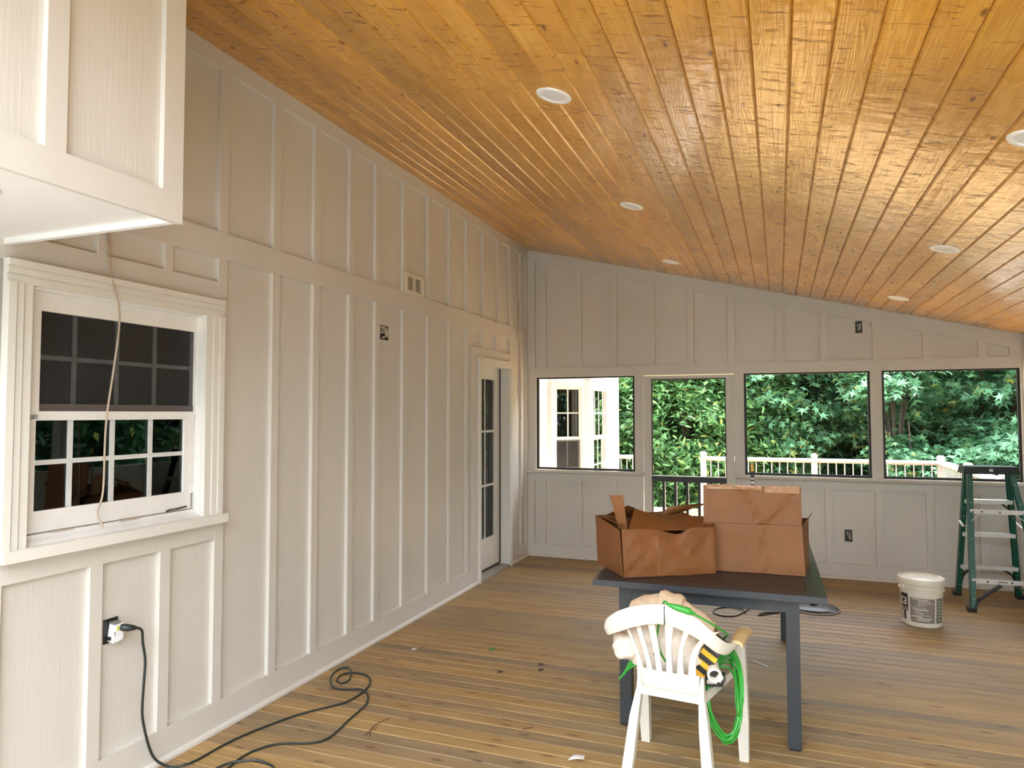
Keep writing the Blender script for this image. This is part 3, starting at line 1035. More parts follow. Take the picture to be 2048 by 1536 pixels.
# outlet hanging out of its box, with the black cord plugged in
t = elec_box('outlet', 'white outlet hanging out of its box low on the house wall', (WX, 2.195, 0.662), 0.066, 0.100, [], 'x')
t['category'] = 'outlet'
m_ = MB().hexa([(0.004, -0.016, -0.040), (0.045, -0.022, -0.044), (0.045, 0.026, -0.040), (0.004, 0.024, -0.034), (0.004, -0.006, 0.030), (0.045, -0.010, 0.024), (0.045, 0.030, 0.028), (0.004, 0.030, 0.034)])
m_.build('receptacle', 'whiteplas', t)
MB().hexa([(0.0455, -0.008, 0.004), (0.047, -0.008, 0.004), (0.047, 0.014, 0.006), (0.0455, 0.014, 0.006), (0.0455, -0.006, 0.020), (0.047, -0.006, 0.020), (0.047, 0.012, 0.022), (0.0455, 0.012, 0.022)]).build('sticker', plain('yellow_sticker', (0.75, 0.72, 0.15), 0.5), t)
MB().box(0.0452, 0.0465, -0.016, -0.012, -0.012, -0.008).box(0.0452, 0.0465, -0.016, -0.012, -0.004, 0.0).box(0.012, 0.03, -0.024, -0.018, -0.034, -0.02).build('screw', 'black', t)
MB().box(0.006, 0.04, -0.010, 0.02, 0.030, 0.038).build('strap', 'steel', t)

cord = [(0.045, 2.215, 0.672), (0.06, 2.24, 0.668), (0.055, 2.285, 0.645), (0.035, 2.310, 0.583), (0.03, 2.329, 0.499), (0.03, 2.324, 0.397), (0.03, 2.319, 0.309), (0.03, 2.324, 0.242), (0.032, 2.354, 0.126), (0.036, 2.39, 0.05)]
fl_pts = [(0.067, 2.433), (0.112, 2.457), (0.138, 2.518), (0.143, 2.65), (0.16, 2.78), (0.207, 2.941), (0.271, 3.098), (0.363, 3.234), (0.405, 3.314), (0.413, 3.45), (0.38, 3.58), (0.299, 3.675), (0.195, 3.688), (0.148, 3.631), (0.171, 3.551), (0.223, 3.521), (0.238, 3.576), (0.196, 3.662), (0.124, 3.729), (0.079, 3.699), (0.11, 3.578), (0.201, 3.464), (0.289, 3.426), (0.391, 3.453), (0.46, 3.422), (0.516, 3.334), (0.535, 3.217), (0.546, 3.105), (0.562, 3.002), (0.565, 2.899), (0.514, 2.838), (0.384, 2.781), (0.325, 2.695), (0.31, 2.612), (0.324, 2.522), (0.34, 2.45), (0.37, 2.40), (0.42, 2.38), (0.50, 2.42), (0.53, 2.52), (0.511, 2.586), (0.469, 2.606), (0.406, 2.601), (0.35, 2.568), (0.30, 2.50), (0.28, 2.35), (0.35, 2.1), (0.6, 1.8), (1.1, 1.2)]
lift = {17: 0.012, 18: 0.008, 23: 0.013, 22: 0.008, 24: 0.008, 43: 0.012, 42: 0.009, 44: 0.012}
cord += [(x, y, 0.0055 + lift.get(i, 0)) for i, (x, y) in enumerate(fl_pts)]
ec = thing('power_cord', 'dark extension cord plugged into the wall and looping over the floor', 'cord', (0.2, 2.6, 0))
MB().tube(spline(cord, 7), 0.0055, 8).build('cord', 'blackcord', ec, world=True)
MB().tube([(0.026, 2.208, 0.676), (0.034, 2.212, 0.675), (0.05, 2.222, 0.672), (0.060, 2.240, 0.668), (0.060, 2.256, 0.663)], [0.013, 0.0155, 0.0155, 0.011, 0.0065], 12).build('plug', 'blackcord', ec, world=True)

MBc = MB().tube(spline([(0.004, 2.118, 2.34), (0.02, 2.116, 2.257), (0.03, 2.119, 2.152), (0.045, 2.146, 2.03), (0.05, 2.146, 1.924), (0.045, 2.129, 1.755), (0.03, 2.112, 1.527), (0.02, 2.114, 1.259), (0.03, 2.083, 1.172), (0.05, 2.093, 1.112)], 8), 0.0042, 7)
tag(MBc.build('hanging_cable', 'cable_tan'), 'loose tan cable hanging down in front of the window', 'cable')
MBc = MB().tube(spline([(0.003, 7.10, 2.82), (0.015, 7.06, 2.60), (0.02, 7.043, 2.50), (0.02, 7.075, 2.259), (0.02, 7.05, 1.95), (0.02, 7.04, 1.826), (0.02, 7.07, 1.65), (0.03, 7.116, 1.515)], 8), 0.004, 6)
tag(MBc.build('hanging_wire', 'cable_tan'), 'thin wire hanging in the corner right of the house door', 'cable')

# ------------------------------------------------------------------ table
tz = 0.74
tb = thing('dining_table', 'long charcoal metal outdoor table carrying two cardboard boxes', 'table', (2.265, 4.44, 0), R(0.9))
hw, hl = 0.540, 0.965
fr = 0.085
MB().box(-hw, -hw + fr, -hl, hl, tz - 0.03, tz).build('top_frame', 'table', tb)
MB().box(hw - fr, hw, -hl, hl, tz - 0.03, tz).build('top_frame', 'table', tb)
MB().box(-hw + fr, hw - fr, -hl, -hl + fr, tz - 0.03, tz).build('top_frame', 'table', tb)
MB().box(-hw + fr, hw - fr, hl - fr, hl, tz - 0.03, tz).build('top_frame', 'table', tb)
nsl = 18
ps = 2 * (hl - fr) / nsl
for i in range(nsl):
    a = -hl + fr + i * ps
    MB().box(-hw + fr + 0.002, hw - fr - 0.002, a + 0.0025, a + ps - 0.0025, tz - 0.022, tz - 0.001).build('slat', 'tabletop', tb)
MB().box(-hw + fr, hw - fr, -hl + fr, hl - fr, tz - 0.03, tz - 0.024).build('underlay', 'black', tb)
lx, ly, lw = 0.395, 0.842, 0.060
for sx in (-1, 1):
    for sy in (-1, 1):
        lg = MB().box(sx * lx - lw / 2, sx * lx + lw / 2, sy * ly - lw / 2, sy * ly + lw / 2, 0.012, tz - 0.03).build('leg', 'table', tb)
        MB().box(sx * lx - 0.026, sx * lx + 0.026, sy * ly - 0.026, sy * ly + 0.026, 0.0, 0.012).build('foot', 'black', lg)
for sy in (-1, 1):
    MB().box(-lx + lw / 2, lx - lw / 2, sy * ly - 0.028, sy * ly + 0.028, tz - 0.105, tz - 0.03).build('apron', 'table', tb)
for sx in (-1, 1):
    MB().box(sx * lx - 0.028, sx * lx + 0.028, -ly + lw / 2, ly - lw / 2, tz - 0.105, tz - 0.03).build('apron', 'table', tb)


# ------------------------------------------------------------------ cardboard boxes
def crumple(P, amp, seed, keep_edges=True):
    rnd = random.Random(seed)
    from mathutils import noise as mn
    h, w = len(P), len(P[0])
    out = []
    for i, row in enumerate(P):
        r = []
        for jj, p in enumerate(row):
            n = mn.noise_vector(Vector(p) * 7 + Vector((seed, seed * 2, 0)))
            n2 = mn.noise_vector(Vector(p) * 19 + Vector((seed, 3, seed)))
            e = min(i, h - 1 - i, 2) / 2 * min(jj, w - 1 - jj, 2) / 2 if keep_edges else 1
            r.append(Vector(p) + (n * amp + n2 * amp * 0.35) * (0.25 + 0.75 * e))
        out.append(r)
    return out


def quad_grid(a, b, c, d, nu=10, nv=8):     # a-b bottom, d-c top
    a, b, c, d = map(Vector, (a, b, c, d))
    return [[a.lerp(b, u / nu).lerp(d.lerp(c, u / nu), vv / nv) for u in range(nu + 1)] for vv in range(nv + 1)]


def wall_sheet(m, pts, off, amp, seed, nu=12, nv=9):
    m.sheet(crumple(quad_grid(*pts, nu=nu, nv=nv), amp, seed), off)


z0 = tz + 0.001
b1 = thing('cardboard_box', 'crushed open cardboard box with torn flaps on the left of the table', 'box', (1.95, 3.86, z0))
A, B, Cc = Vector((1.885, 3.545, z0)), Vector((2.312, 3.812, z0)), Vector((1.668, 3.868, z0))
Dd = B + Cc - A
U = Vector((0, 0, 1))
hh = 0.235


def wsh(name, pts, off, amp, seed, mat, par, **k):
    m = MB()
    wall_sheet(m, pts, off, amp, seed, **k)
    return m.build(name, mat, par, world=True, smooth=False)


n_in = ((B - A).normalized().cross(U)) * -0.004
P = quad_grid(A, B, B + U * hh + Vector((-0.012, 0.01, 0)), A + U * (hh + 0.008) + Vector((-0.012, 0.0, 0)), 22, 14)
P = crumple(P, 0.016, 5)
for i, row in enumerate(P):       # dented top in the middle of the front
    for jj, p in enumerate(row):
        u = jj / 22
        vv = i / 14
        d = math.exp(-((u - 0.55) / 0.12) ** 2) * vv ** 3
        p += Vector((0.02, 0.045, -0.035)) * d
        p += Vector((-0.01, -0.012, 0)) * (math.exp(-((u - 0.42) / 0.03) ** 2) * 0.6)
m_ = MB().sheet(P, n_in)
m_.build('front_wall', 'card', b1, world=True, smooth=False)
wsh('side_wall', (Cc, A + Vector((-0.008, 0.006, 0)), A + U * hh + Vector((-0.03, 0.02, 0)), Cc + U * 0.262 + Vector((-0.012, 0, 0))), (0.003, 0.003, 0), 0.006, 9, 'card', b1)
wsh('side_wall', (B, Dd, Dd + U * 0.27, B + U * 0.24), (-0.003, -0.003, 0), 0.006, 12, 'card', b1)
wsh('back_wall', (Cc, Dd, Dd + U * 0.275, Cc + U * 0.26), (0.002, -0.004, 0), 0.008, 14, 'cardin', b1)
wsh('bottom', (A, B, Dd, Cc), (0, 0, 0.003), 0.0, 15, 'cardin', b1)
# flaps
ta, tbp, tc_, td = A + U * hh, B + U * hh, Dd + U * 0.27, Cc + U * 0.26
wsh('flap', ((1.832, 3.66, z0 + 0.228), (1.886, 3.63, z0 + 0.228), (1.860, 3.645, z0 + 0.402), (1.788, 3.66, z0 + 0.400)), (0.0, 0.004, 0), 0.004, 21, 'card2', b1)
wsh('flap', (ta + Vector((0.02, 0.02, 0.0)), tbp + Vector((-0.12, -0.06, -0.01)), Vector((2.06, 3.93, z0 + 0.245)), Vector((1.89, 3.80, z0 + 0.315))), (0, 0, 0.003), 0.012, 22, 'card', b1)
wsh('flap', (Vector((2.02, 3.78, z0 + 0.205)), tbp + Vector((-0.01, 0.0, 0.0)), Vector((2.30, 4.02, z0 + 0.265)), Vector((2.06, 4.00, z0 + 0.255))), (0, 0, 0.003), 0.013, 23, 'card', b1)
wsh('flap', (Vector((1.98, 4.06, z0 + 0.235)), Dd + U * 0.26, Vector((2.25, 4.09, z0 + 0.325)), Vector((2.03, 4.08, z0 + 0.300))), (0, 0.003, 0), 0.01, 24, 'card2', b1)
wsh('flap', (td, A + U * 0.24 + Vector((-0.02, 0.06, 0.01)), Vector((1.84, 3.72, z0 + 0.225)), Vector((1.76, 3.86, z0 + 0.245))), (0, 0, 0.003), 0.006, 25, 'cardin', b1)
wsh('flap', (td + Vector((0.04, 0.03, 0)), Vector((1.90, 3.98, z0 + 0.24)), Vector((1.96, 3.92, z0 + 0.27)), Vector((1.85, 3.82, z0 + 0.33))), (0, 0.003, 0.0), 0.008, 26, 'card', b1)
MB().sheet(crumple(quad_grid((1.70, 3.815, z0 + 0.245), (1.735, 3.765, z0 + 0.24), (1.735, 3.758, z0 + 0.15), (1.715, 3.79, z0 + 0.14), 4, 6), 0.004, 31), (-0.001, -0.001, 0)).build('tape', 'tape', b1, world=True)

b2 = thing('cardboard_box', 'tall cardboard box with a raised flap on the right of the table', 'box', (2.49, 4.05, z0))
E0, E1 = Vector((2.243, 3.872, z0)), Vector((2.742, 3.905, z0))
dv = Vector((0.03, 0.33, 0))
H2 = 0.25
P = crumple(quad_grid(E0, E1, E1 + U * H2 + Vector((-0.012, 0.012, 0)), E0 + U * H2 + Vector((0.0, 0.008, 0)), 20, 10), 0.004, 41)
for i, row in enumerate(P):
    for jj, p in enumerate(row):
        u, vv = jj / 20, i / 10
        p += Vector((0, 0.008, 0)) * math.exp(-((u - 0.62 - 0.02 * math.sin(vv * 9)) / 0.025) ** 2)
MB().sheet(P, (0, 0.004, 0)).build('front_wall', 'card2', b2, world=True, smooth=False)
P = crumple(quad_grid(E0 + U * (H2 + 0.002) + Vector((0, 0.010, 0)), E1 + U * (H2 + 0.002) + Vector((-0.012, 0.014, 0)), E1 + U * 0.448 + Vector((-0.014, 0.03, 0)), E0 + U * 0.446 + Vector((0, 0.03, 0)), 20, 8), 0.005, 43)
for i, row in enumerate(P):
    for jj, p in enumerate(row):
        u, vv = jj / 20, i / 8
        p += Vector((0, 0.010, 0)) * math.exp(-((u - 0.60 + 0.22 * vv) / 0.03) ** 2)
        p += Vector((0, 0.008, 0)) * math.exp(-((u - 0.66 - 0.35 * vv) / 0.03) ** 2)
flap = MB().sheet(P, (0, 0.004, 0)).build('raised_flap', 'card2', b2, world=True, smooth=False)
wsh('side_wall', (E1, E1 + dv, E1 + dv + U * H2, E1 + U * H2 + Vector((-0.012, 0.012, 0))), (-0.004, 0, 0), 0.003, 44, 'card', b2)
wsh('side_wall', (E0, E0 + dv, E0 + dv + U * H2, E0 + U * H2), (0.004, 0, 0), 0.003, 45, 'card', b2)
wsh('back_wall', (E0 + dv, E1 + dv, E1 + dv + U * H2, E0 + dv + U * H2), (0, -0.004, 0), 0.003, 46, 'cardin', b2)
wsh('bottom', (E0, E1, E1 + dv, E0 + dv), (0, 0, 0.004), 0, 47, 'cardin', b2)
wsh('side_flap', (E1 + U * 0.25 + Vector((0.0, 0.02, 0)), E1 + dv + U * 0.25, E1 + dv + U * 0.285 + Vector((0.022, 0, 0)), E1 + U * 0.285 + Vector((0.02, 0.02, 0))), (0.0, 0, 0.004), 0.003, 48, 'card', b2)
for u0, u1, zz, sd_ in ((0.03, 0.60, 0.428, 51), (0.62, 0.97, 0.415, 52)):
    a = E0.lerp(E1, u0) + U * zz + Vector((0, 0.022, 0))
    b_ = E0.lerp(E1, u1) + U * zz + Vector((-0.004, 0.022, 0))
    P = crumple(quad_grid(a, b_, b_ + U * (0.452 - zz), a + U * (0.452 - zz), 14, 4), 0.006, sd_)
    MB().sheet(P, (0, -0.001, 0)).build('tape', 'tape', b2, world=True, smooth=False)

br = thing('paint_brush', 'slim striped paint brush standing up behind the tall cardboard box', 'brush', (2.484, 4.12, z0 + 0.004))
MB().tube([(0, 0, 0), (0, 0, 0.38), (0.002, 0, 0.47)], [0.006, 0.007, 0.008], 8).build('handle', 'labelwhite', br)
MB().tube([(0.002, 0, 0.47), (0.002, 0, 0.505)], [0.0095, 0.0095], 8).build('ferrule', 'labelblack', br)
MB().tube([(0.002, 0, 0.505), (0.002, 0, 0.535), (0.002, 0, 0.552)], [0.010, 0.009, 0.004], 8).build('bristles', 'bristle', br)
for zz in (0.40, 0.425, 0.45):
    MB().tube([(0.001, 0, zz), (0.001, 0, zz + 0.010)], 0.0086, 8).build('stripe', 'labelblack', br)

# ------------------------------------------------------------------ plastic chair
th = -math.atan2(0.045, 0.523)
ch = thing('plastic_chair', 'white plastic garden chair seen from behind, heaped with gear', 'chair', (2.21, 3.168, 0), th)


def back_pt(X, z):
    b_ = (z - 0.44) / 0.36
    return Vector((X, -0.195 - 0.075 * b_ + 1.9 * X * X * (0.35 + 0.65 * max(0, b_)), z))


# lower back panel (below the slots) flowing into the seat
rowsP = []
for i in range(7):
    z = 0.425 + i * (0.508 - 0.425) / 6
    hwid = 0.124 + 0.006 * (z - 0.425) / 0.08
    rowsP.append([back_pt(-0.012 - hwid + 2 * hwid * jj / 12, z) for jj in range(13)])
MB().sheet(rowsP, (0, 0.008, 0)).build('back_panel', 'plastic', ch, smooth=True)
# splats
sb_c = [-0.104, -0.064, -0.022, 0.021, 0.066]
st_c = [-0.170, -0.106, -0.030, 0.052, 0.135]
sb_h = [0.008] * 5
sl_e = [1.4, 1.4, 1.4, 2.0, 3.0]
st_h = [0.017, 0.021, 0.022, 0.023, 0.022]


def edge(k, side, t):    # slot k edge at height fraction t
    e = t ** sl_e[k]
    return sb_c[k] + (st_c[k] - sb_c[k]) * e + side * (sb_h[k] + (st_h[k] - sb_h[k]) * t)


for k in range(6):
    P = []
    for i in range(11):
        t_ = i / 10
        z = 0.500 + t_ * (0.722 - 0.500 - (0.03 if k in (0, 5) else 0))
        e = t_ ** (2.2 if k == 0 else 3.4)
        xl = edge(k - 1, 1, t_) if k > 0 else -0.141 - 0.075 * e
        xr = edge(k, -1, t_) if k < 5 else 0.104 + 0.092 * e
        P.append([back_pt(xl + (xr - xl) * q / 3, z) for q in range(4)])
    MB().sheet(P, (0, 0.008, 0)).build('splat', 'plastic', ch, smooth=True)
# crest rail sweeping round into the arms
crest = [(-0.250, 0.14, 0.622, 0.030), (-0.262, 0.02, 0.622, 0.032), (-0.280, -0.08, 0.632, 0.036), (-0.288, -0.15, 0.655, 0.046), (-0.272, -0.205, 0.690, 0.066), (-0.215, -0.238, 0.737, 0.086), (-0.14, -0.262, 0.773, 0.086), (-0.05, -0.277, 0.797, 0.082), (0.03, -0.277, 0.797, 0.084), (0.11, -0.258, 0.762, 0.082), (0.165, -0.230, 0.712, 0.072), (0.203, -0.185, 0.664, 0.060), (0.228, -0.12, 0.632, 0.046), (0.244, -0.03, 0.622, 0.034), (0.250, 0.06, 0.620, 0.030), (0.252, 0.14, 0.622, 0.030)]
cp = spline([(a, b_, c) for a, b_, c, d in crest], 5)
hp = spline([(d, 0, 0) for a, b_, c, d in crest], 5)
P, Q = [], []
for q in range(5):
    row, row2 = [], []
    for i, p in enumerate(cp):
        t_ = (cp[min(i + 1, len(cp) - 1)] - cp[max(i - 1, 0)])
        inn = Vector((-t_.y, t_.x, 0)).normalized()
        bulge = 0.010 * math.sin(math.pi * q / 4)
        row.append(p - Vector((0, 0, hp[i].x * q / 4)) + inn * (0.010 * q / 4 - bulge))
        row2.append(p - Vector((0, 0, hp[i].x * q / 4)) + inn * (0.010 * q / 4 + 0.011))
    P.append(row)
    Q.append(row2)
m_ = MB().grid(P).grid([list(reversed(r)) for r in Q])
m_.grid([P[0], Q[0]]).grid([Q[-1], P[-1]])
m_.add([P[q][0] for q in range(5)] + [Q[q][0] for q in range(4, -1, -1)], [tuple(range(10))])
m_.add([P[q][-1] for q in range(5)] + [Q[q][-1] for q in range(4, -1, -1)], [tuple(range(9, -1, -1))])
m_.build('crest_rail', 'plastic', ch, smooth=True)
# arm rests: flat tops
for s_ in (-1, 1):
    P = []
    for i in range(9):
        t_ = i / 8
        y = -0.06 + 0.215 * t_
        xc = s_ * (0.243 + 0.006 * t_)
        wdt = 0.026 + 0.006 * t_
        zz = 0.628 + 0.006 * math.sin(t_ * 3)
        P.append([Vector((xc + wdt * (q / 3 - 1), y, zz - 0.012 * abs(q / 3 - 1) ** 3)) for q in range(7)])
    MB().sheet(P, (0, 0, -0.014)).build('arm', 'plastic_y' if s_ > 0 else 'plastic', ch, smooth=True, label='yellowed worn arm rest' if s_ > 0 else None)
# seat
P = []
for i in range(9):
    t_ = i / 8
    y = -0.20 + 0.44 * t_
    hwid = 0.130 + 0.060 * t_
    P.append([Vector((hwid * (q / 5 - 1), y, 0.425 - 0.010 * math.sin(math.pi * t_) - 0.006 * (1 - (q / 5 - 1) ** 2) - (0.02 if i == 8 else 0))) for q in range(11)])
MB().sheet(P, (0, 0, -0.012)).build('seat', 'plastic', ch, smooth=True)
sk = MB()
sk.bar((-0.132, -0.205, 0.420), (0.122, -0.205, 0.416), 0.012, 0.030)
sk.bar((-0.134, -0.2, 0.412), (-0.198, 0.24, 0.408), 0.012, 0.035)
sk.bar((0.126, -0.2, 0.412), (0.198, 0.24, 0.408), 0.012, 0.035)
sk.bar((-0.198, 0.24, 0.405), (0.198, 0.24, 0.405), 0.012, 0.04)
sk.build('seat_rim', 'plastic', ch)


def leg(pts):      # pts: list of (centre, width x, depth y)
    P = []
    m = MB()
    vs, fs = [], []
    for (c, wx, wy) in pts:
        x, y, z = c
        vs += [(x - wx / 2, y - wy / 2, z), (x + wx / 2, y - wy / 2, z), (x + wx / 2, y + wy / 2, z), (x - wx / 2, y + wy / 2, z)]
    for i in range(len(pts) - 1):
        for q in range(4):
            fs.append((i * 4 + q, i * 4 + (q + 1) % 4, i * 4 + 4 + (q + 1) % 4, i * 4 + 4 + q))
    fs += [(3, 2, 1, 0), tuple(len(vs) - 4 + q for q in range(4))]
    return m.add(vs, fs)


for s_ in (-1, 1):
    leg([((s_ * 0.226, 0.262, 0.0), 0.040, 0.040), ((s_ * 0.226, 0.235, 0.20), 0.050, 0.048), ((s_ * 0.224, 0.205, 0.40), 0.050, 0.052), ((s_ * 0.226, 0.165, 0.55), 0.046, 0.05), ((s_ * 0.244, 0.12, 0.615), 0.040, 0.06)]).build('leg', 'plastic', ch)
    k_ = 1 if s_ > 0 else 1.02
    leg([((s_ * 0.178 * k_, -0.268, 0.0), 0.038, 0.040), ((s_ * 0.158 * k_, -0.248, 0.15), 0.042, 0.045), ((s_ * 0.140 * k_, -0.222, 0.32), 0.036, 0.046), ((s_ * 0.126 * k_, -0.192, 0.43), 0.022, 0.035), ((s_ * 0.128 * k_, -0.186, 0.50), 0.012, 0.02)]).build('leg', 'plastic', ch)
leg([((0, 0, 0), 0.001, 0.001), ((0, 0, 0.001), 0.001, 0.001)])
MB().box(-0.003, 0.0, -0.287, -0.277, 0.722, 0.796).build('crack', 'labelblack', ch)

cz_m = Matrix.Translation((2.21, 3.168, 0)) @ Matrix.Rotation(th, 4, 'Z')


def cthing(name, label, cat, loc, group=None):
    o = thing(name, label, cat, cz_m @ Vector(loc), th, group)
    return o


# cloth bag filling the seat, folded towel over it
def blob(c, rad, seed, amp, nu=28, nv=18, flat=0.0, sq=0.75):
    from mathutils import noise as mn
    P = []
    for i in range(nv + 1):
        ph = math.pi * i / nv - math.pi / 2
        row = []
        for jj in range(nu + 1):
            a = 2 * math.pi * (jj % nu) / nu

            def se(v, e):
                return math.copysign(abs(v) ** e, v)
            d = Vector((se(math.cos(ph), sq) * se(math.cos(a), sq), se(math.cos(ph), sq) * se(math.sin(a), sq), se(math.sin(ph), sq)))
            n = mn.noise(d * 2.2 + Vector((seed, 0, seed))) + 0.5 * mn.noise(d * 5 + Vector((0, seed, 0)))
            p = Vector((d.x * rad[0], d.y * rad[1], d.z * rad[2])) * (1 + amp * n)
            row.append(Vector(c) + p)
        P.append(row)
    return P


bag = cthing('cloth_bag', 'stuffed off white cloth bag sitting on the plastic chair', 'bag', (0, 0, 0.43))
MB().grid(blob((-0.045, -0.04, 0.15), (0.165, 0.115, 0.15), 3, 0.16)).build('body', 'cloth', bag, smooth=True)
MB().grid(blob((-0.205, -0.07, 0.125), (0.075, 0.07, 0.062), 8, 0.15)).build('bulge', 'cloth', bag, smooth=True)
for i, (x, z, w_, h_) in enumerate([(-0.065, 0.125, 0.026, 0.008), (-0.015, 0.075, 0.010, 0.012), (0.033, 0.085, 0.022, 0.013)]):
    MB().box(x - w_ / 2, x + w_ / 2, -0.168, -0.160, z, z + h_).build('print', 'darkbrown', bag)

tw = cthing('towel', 'folded tan towel draped over the bag behind the chair back', 'towel', (0, 0.0, 0.70))
P = []
from mathutils import noise as mn_
for i in range(26):
    t_ = i / 25
    X = -0.215 + 0.365 * t_
    ztop = 0.030 + 0.055 * math.sin(math.pi * min(1, t_ * 1.02)) - 0.055 * t_ ** 2 + 0.012 * mn_.noise(Vector((t_ * 7, 2, 1)))
    row = []
    for q in range(12):
        a = q / 11
        yq = -0.09 + 0.20 * a
        zz = ztop - 0.16 * (a - 0.42) ** 2 * 2 + 0.008 * mn_.noise(Vector((t_ * 9, a * 6, 3)))
        row.append(Vector((X, yq, zz)))
    P.append(row)
MB().sheet(P, (0, 0, -0.022)).build('folded_cloth', 'towel', tw, smooth=True)
P2 = [[p + Vector((0.0, -0.004, 0.012 + 0.006 * math.sin(i * 1.3))) for p in row] for i, row in enumerate(P[9:17])]
MB().sheet(P2, (0, 0, -0.014)).build('fold', 'towel', tw, smooth=True)

pk = cthing('tool_package', 'black and yellow striped package leaning on the chair seat', 'package', (0.122, -0.085, 0.43))
ax = Vector((0.56, 0.0, 0.83)).normalized()
ay = Vector((0.83, 0, -0.56)).normalized()
ce0 = Vector((0.004, 0.0, 0.115))


def pbox(m, a0, a1, b0, b1, y0, y1):
    pts = []
    for a in (a0, a1):
        for (bq, yq) in ((b0, y0), (b1, y0), (b1, y1), (b0, y1)):
            pts.append(ce0 + ax * a + ay * bq + Vector((0, yq, 0)))
    m.hexa(pts)
    return m


pbox(MB(), -0.085, 0.105, -0.034, 0.034, -0.03, 0.03).build('carton', 'labelblack', pk)
for a0, a1 in ((-0.072, -0.050), (-0.028, -0.004), (0.018, 0.042)):
    pbox(MB(), a0, a1, -0.0345, 0.0345, -0.0315, 0.0315).build('yellow_band', 'yellow', pk)
for i in range(5):
    pbox(MB(), 0.056 + i * 0.009, 0.059 + i * 0.009, -0.028, 0.030, -0.031, -0.030).build('print_line', 'labelgrey', pk)
for a in (-0.064, -0.018, 0.028):
    for i in range(6):
        pbox(MB(), a + 0.012, a + 0.019, -0.028 + i * 0.010, -0.022 + i * 0.010, -0.0325, -0.0315).build('print_mark', 'labelblack', pk)

tu = cthing('pipe_fitting', 'white plastic pipe fitting lying on the chair seat', 'pipe', (0.156, -0.10, 0.510))
prf = [(0.021, -0.055), (0.029, -0.055), (0.030, -0.040), (0.026, -0.036), (0.025, 0.05), (0.019, 0.05), (0.019, -0.04), (0.021, -0.055)]
o_ = MB().lathe(prf, 24).build('pipe', 'bucket', tu, smooth=True)
o_.rotation_euler = (R(-84), 0, R(15))
o_ = MB().lathe([(0.0, -0.028), (0.0195, -0.028)], 24).build('bore_shade', 'darkbrown', tu)  # dark disc painted in for the shade inside the pipe
o_.rotation_euler = (R(-84), 0, R(15))
o_ = MB().box(0.015, 0.036, -0.012, 0.012, -0.055, -0.035).build('lug', 'bucket', tu)
o_.rotation_euler = (R(-84), R(30), R(15))

bk = cthing('black_case', 'small black case with a white sticker on the chair seat', 'case', (0.14, -0.05, 0.436))
MB().hexa([(-0.045, -0.05, 0.0), (0.05, -0.03, 0.0), (0.05, 0.05, 0.0), (-0.045, 0.05, 0), (-0.045, -0.05, 0.035), (0.05, -0.03, 0.035), (0.05, 0.05, 0.035), (-0.045, 0.05, 0.035)]).build('case', 'black', bk)
MB().hexa([(-0.012, -0.0445, 0.010), (0.028, -0.0365, 0.012), (0.028, -0.035, 0.012), (-0.012, -0.043, 0.010), (-0.012, -0.0445, 0.026), (0.028, -0.0365, 0.028), (0.028, -0.035, 0.028), (-0.012, -0.043, 0.026)]).build('sticker', 'labelwhite', bk)

gc = cthing('extension_cord', 'coiled bright green extension cord hanging over the chair side', 'cord', (0, 0, 0.43))
rg = random.Random(11)
m_ = MB()
loops = 9
path = []
for i in range(loops):
    cx_, cz_ = 0.196 + rg.uniform(-0.010, 0.012), -0.055 + rg.uniform(-0.02, 0.02)
    hx, hz = 0.060 + rg.uniform(-0.014, 0.012), 0.150 + rg.uniform(-0.03, 0.022)
    yj = -0.085 + rg.uniform(-0.03, 0.03)
    for q in range(10):
        a = 2 * math.pi * q / 10
        sx, sz = math.cos(a), math.sin(a)
        path.append((cx_ + hx * sx - 0.030 * sz * (0.5 - 0.5 * sx), yj + 0.035 * sx + 0.15 * max(0.0, sz) ** 1.5, cz_ + hz * sz))
m_.tube(spline(path, 5), 0.0046, 7)
m_.build('coil', 'greencord', gc)
MB().tube(spline([(0.175, -0.02, 0.10), (0.19, -0.03, 0.19), (0.215, -0.11, 0.235), (0.17, -0.215, 0.300), (0.115, -0.272, 0.345)], 8), 0.0045, 7).build('lead', 'greencord', gc)
MB().tube([(0.118, -0.272, 0.346), (0.104, -0.279, 0.352), (0.098, -0.281, 0.356), (0.082, -0.285, 0.361), (0.078, -0.286, 0.3615), (0.060, -0.288, 0.366), (0.035, -0.29, 0.371), (0.015, -0.288, 0.376)], [0.006, 0.010, 0.014, 0.014, 0.012, 0.014, 0.010, 0.006], 10).build('plug', 'greencord', gc)
MB().tube(spline([(0.015, -0.288, 0.376), (-0.005, -0.27, 0.380), (-0.03, -0.22, 0.32), (-0.05, -0.19, 0.25), (-0.06, -0.17, 0.17), (-0.03, -0.15, 0.10)], 8), 0.0045, 7).build('lead', 'greencord', gc)
for i in range(6):
    dx = rg.uniform(-0.012, 0.012)
    MB().tube(spline([(-0.10, -0.10 + dx, 0.06 + dx), (-0.155, -0.10 + dx, 0.068 + dx), (-0.20, -0.10 + dx, 0.045 + dx), (-0.235 + dx, -0.10, -0.01 + dx)], 5), 0.0045, 6).build('loop', 'greencord', gc)

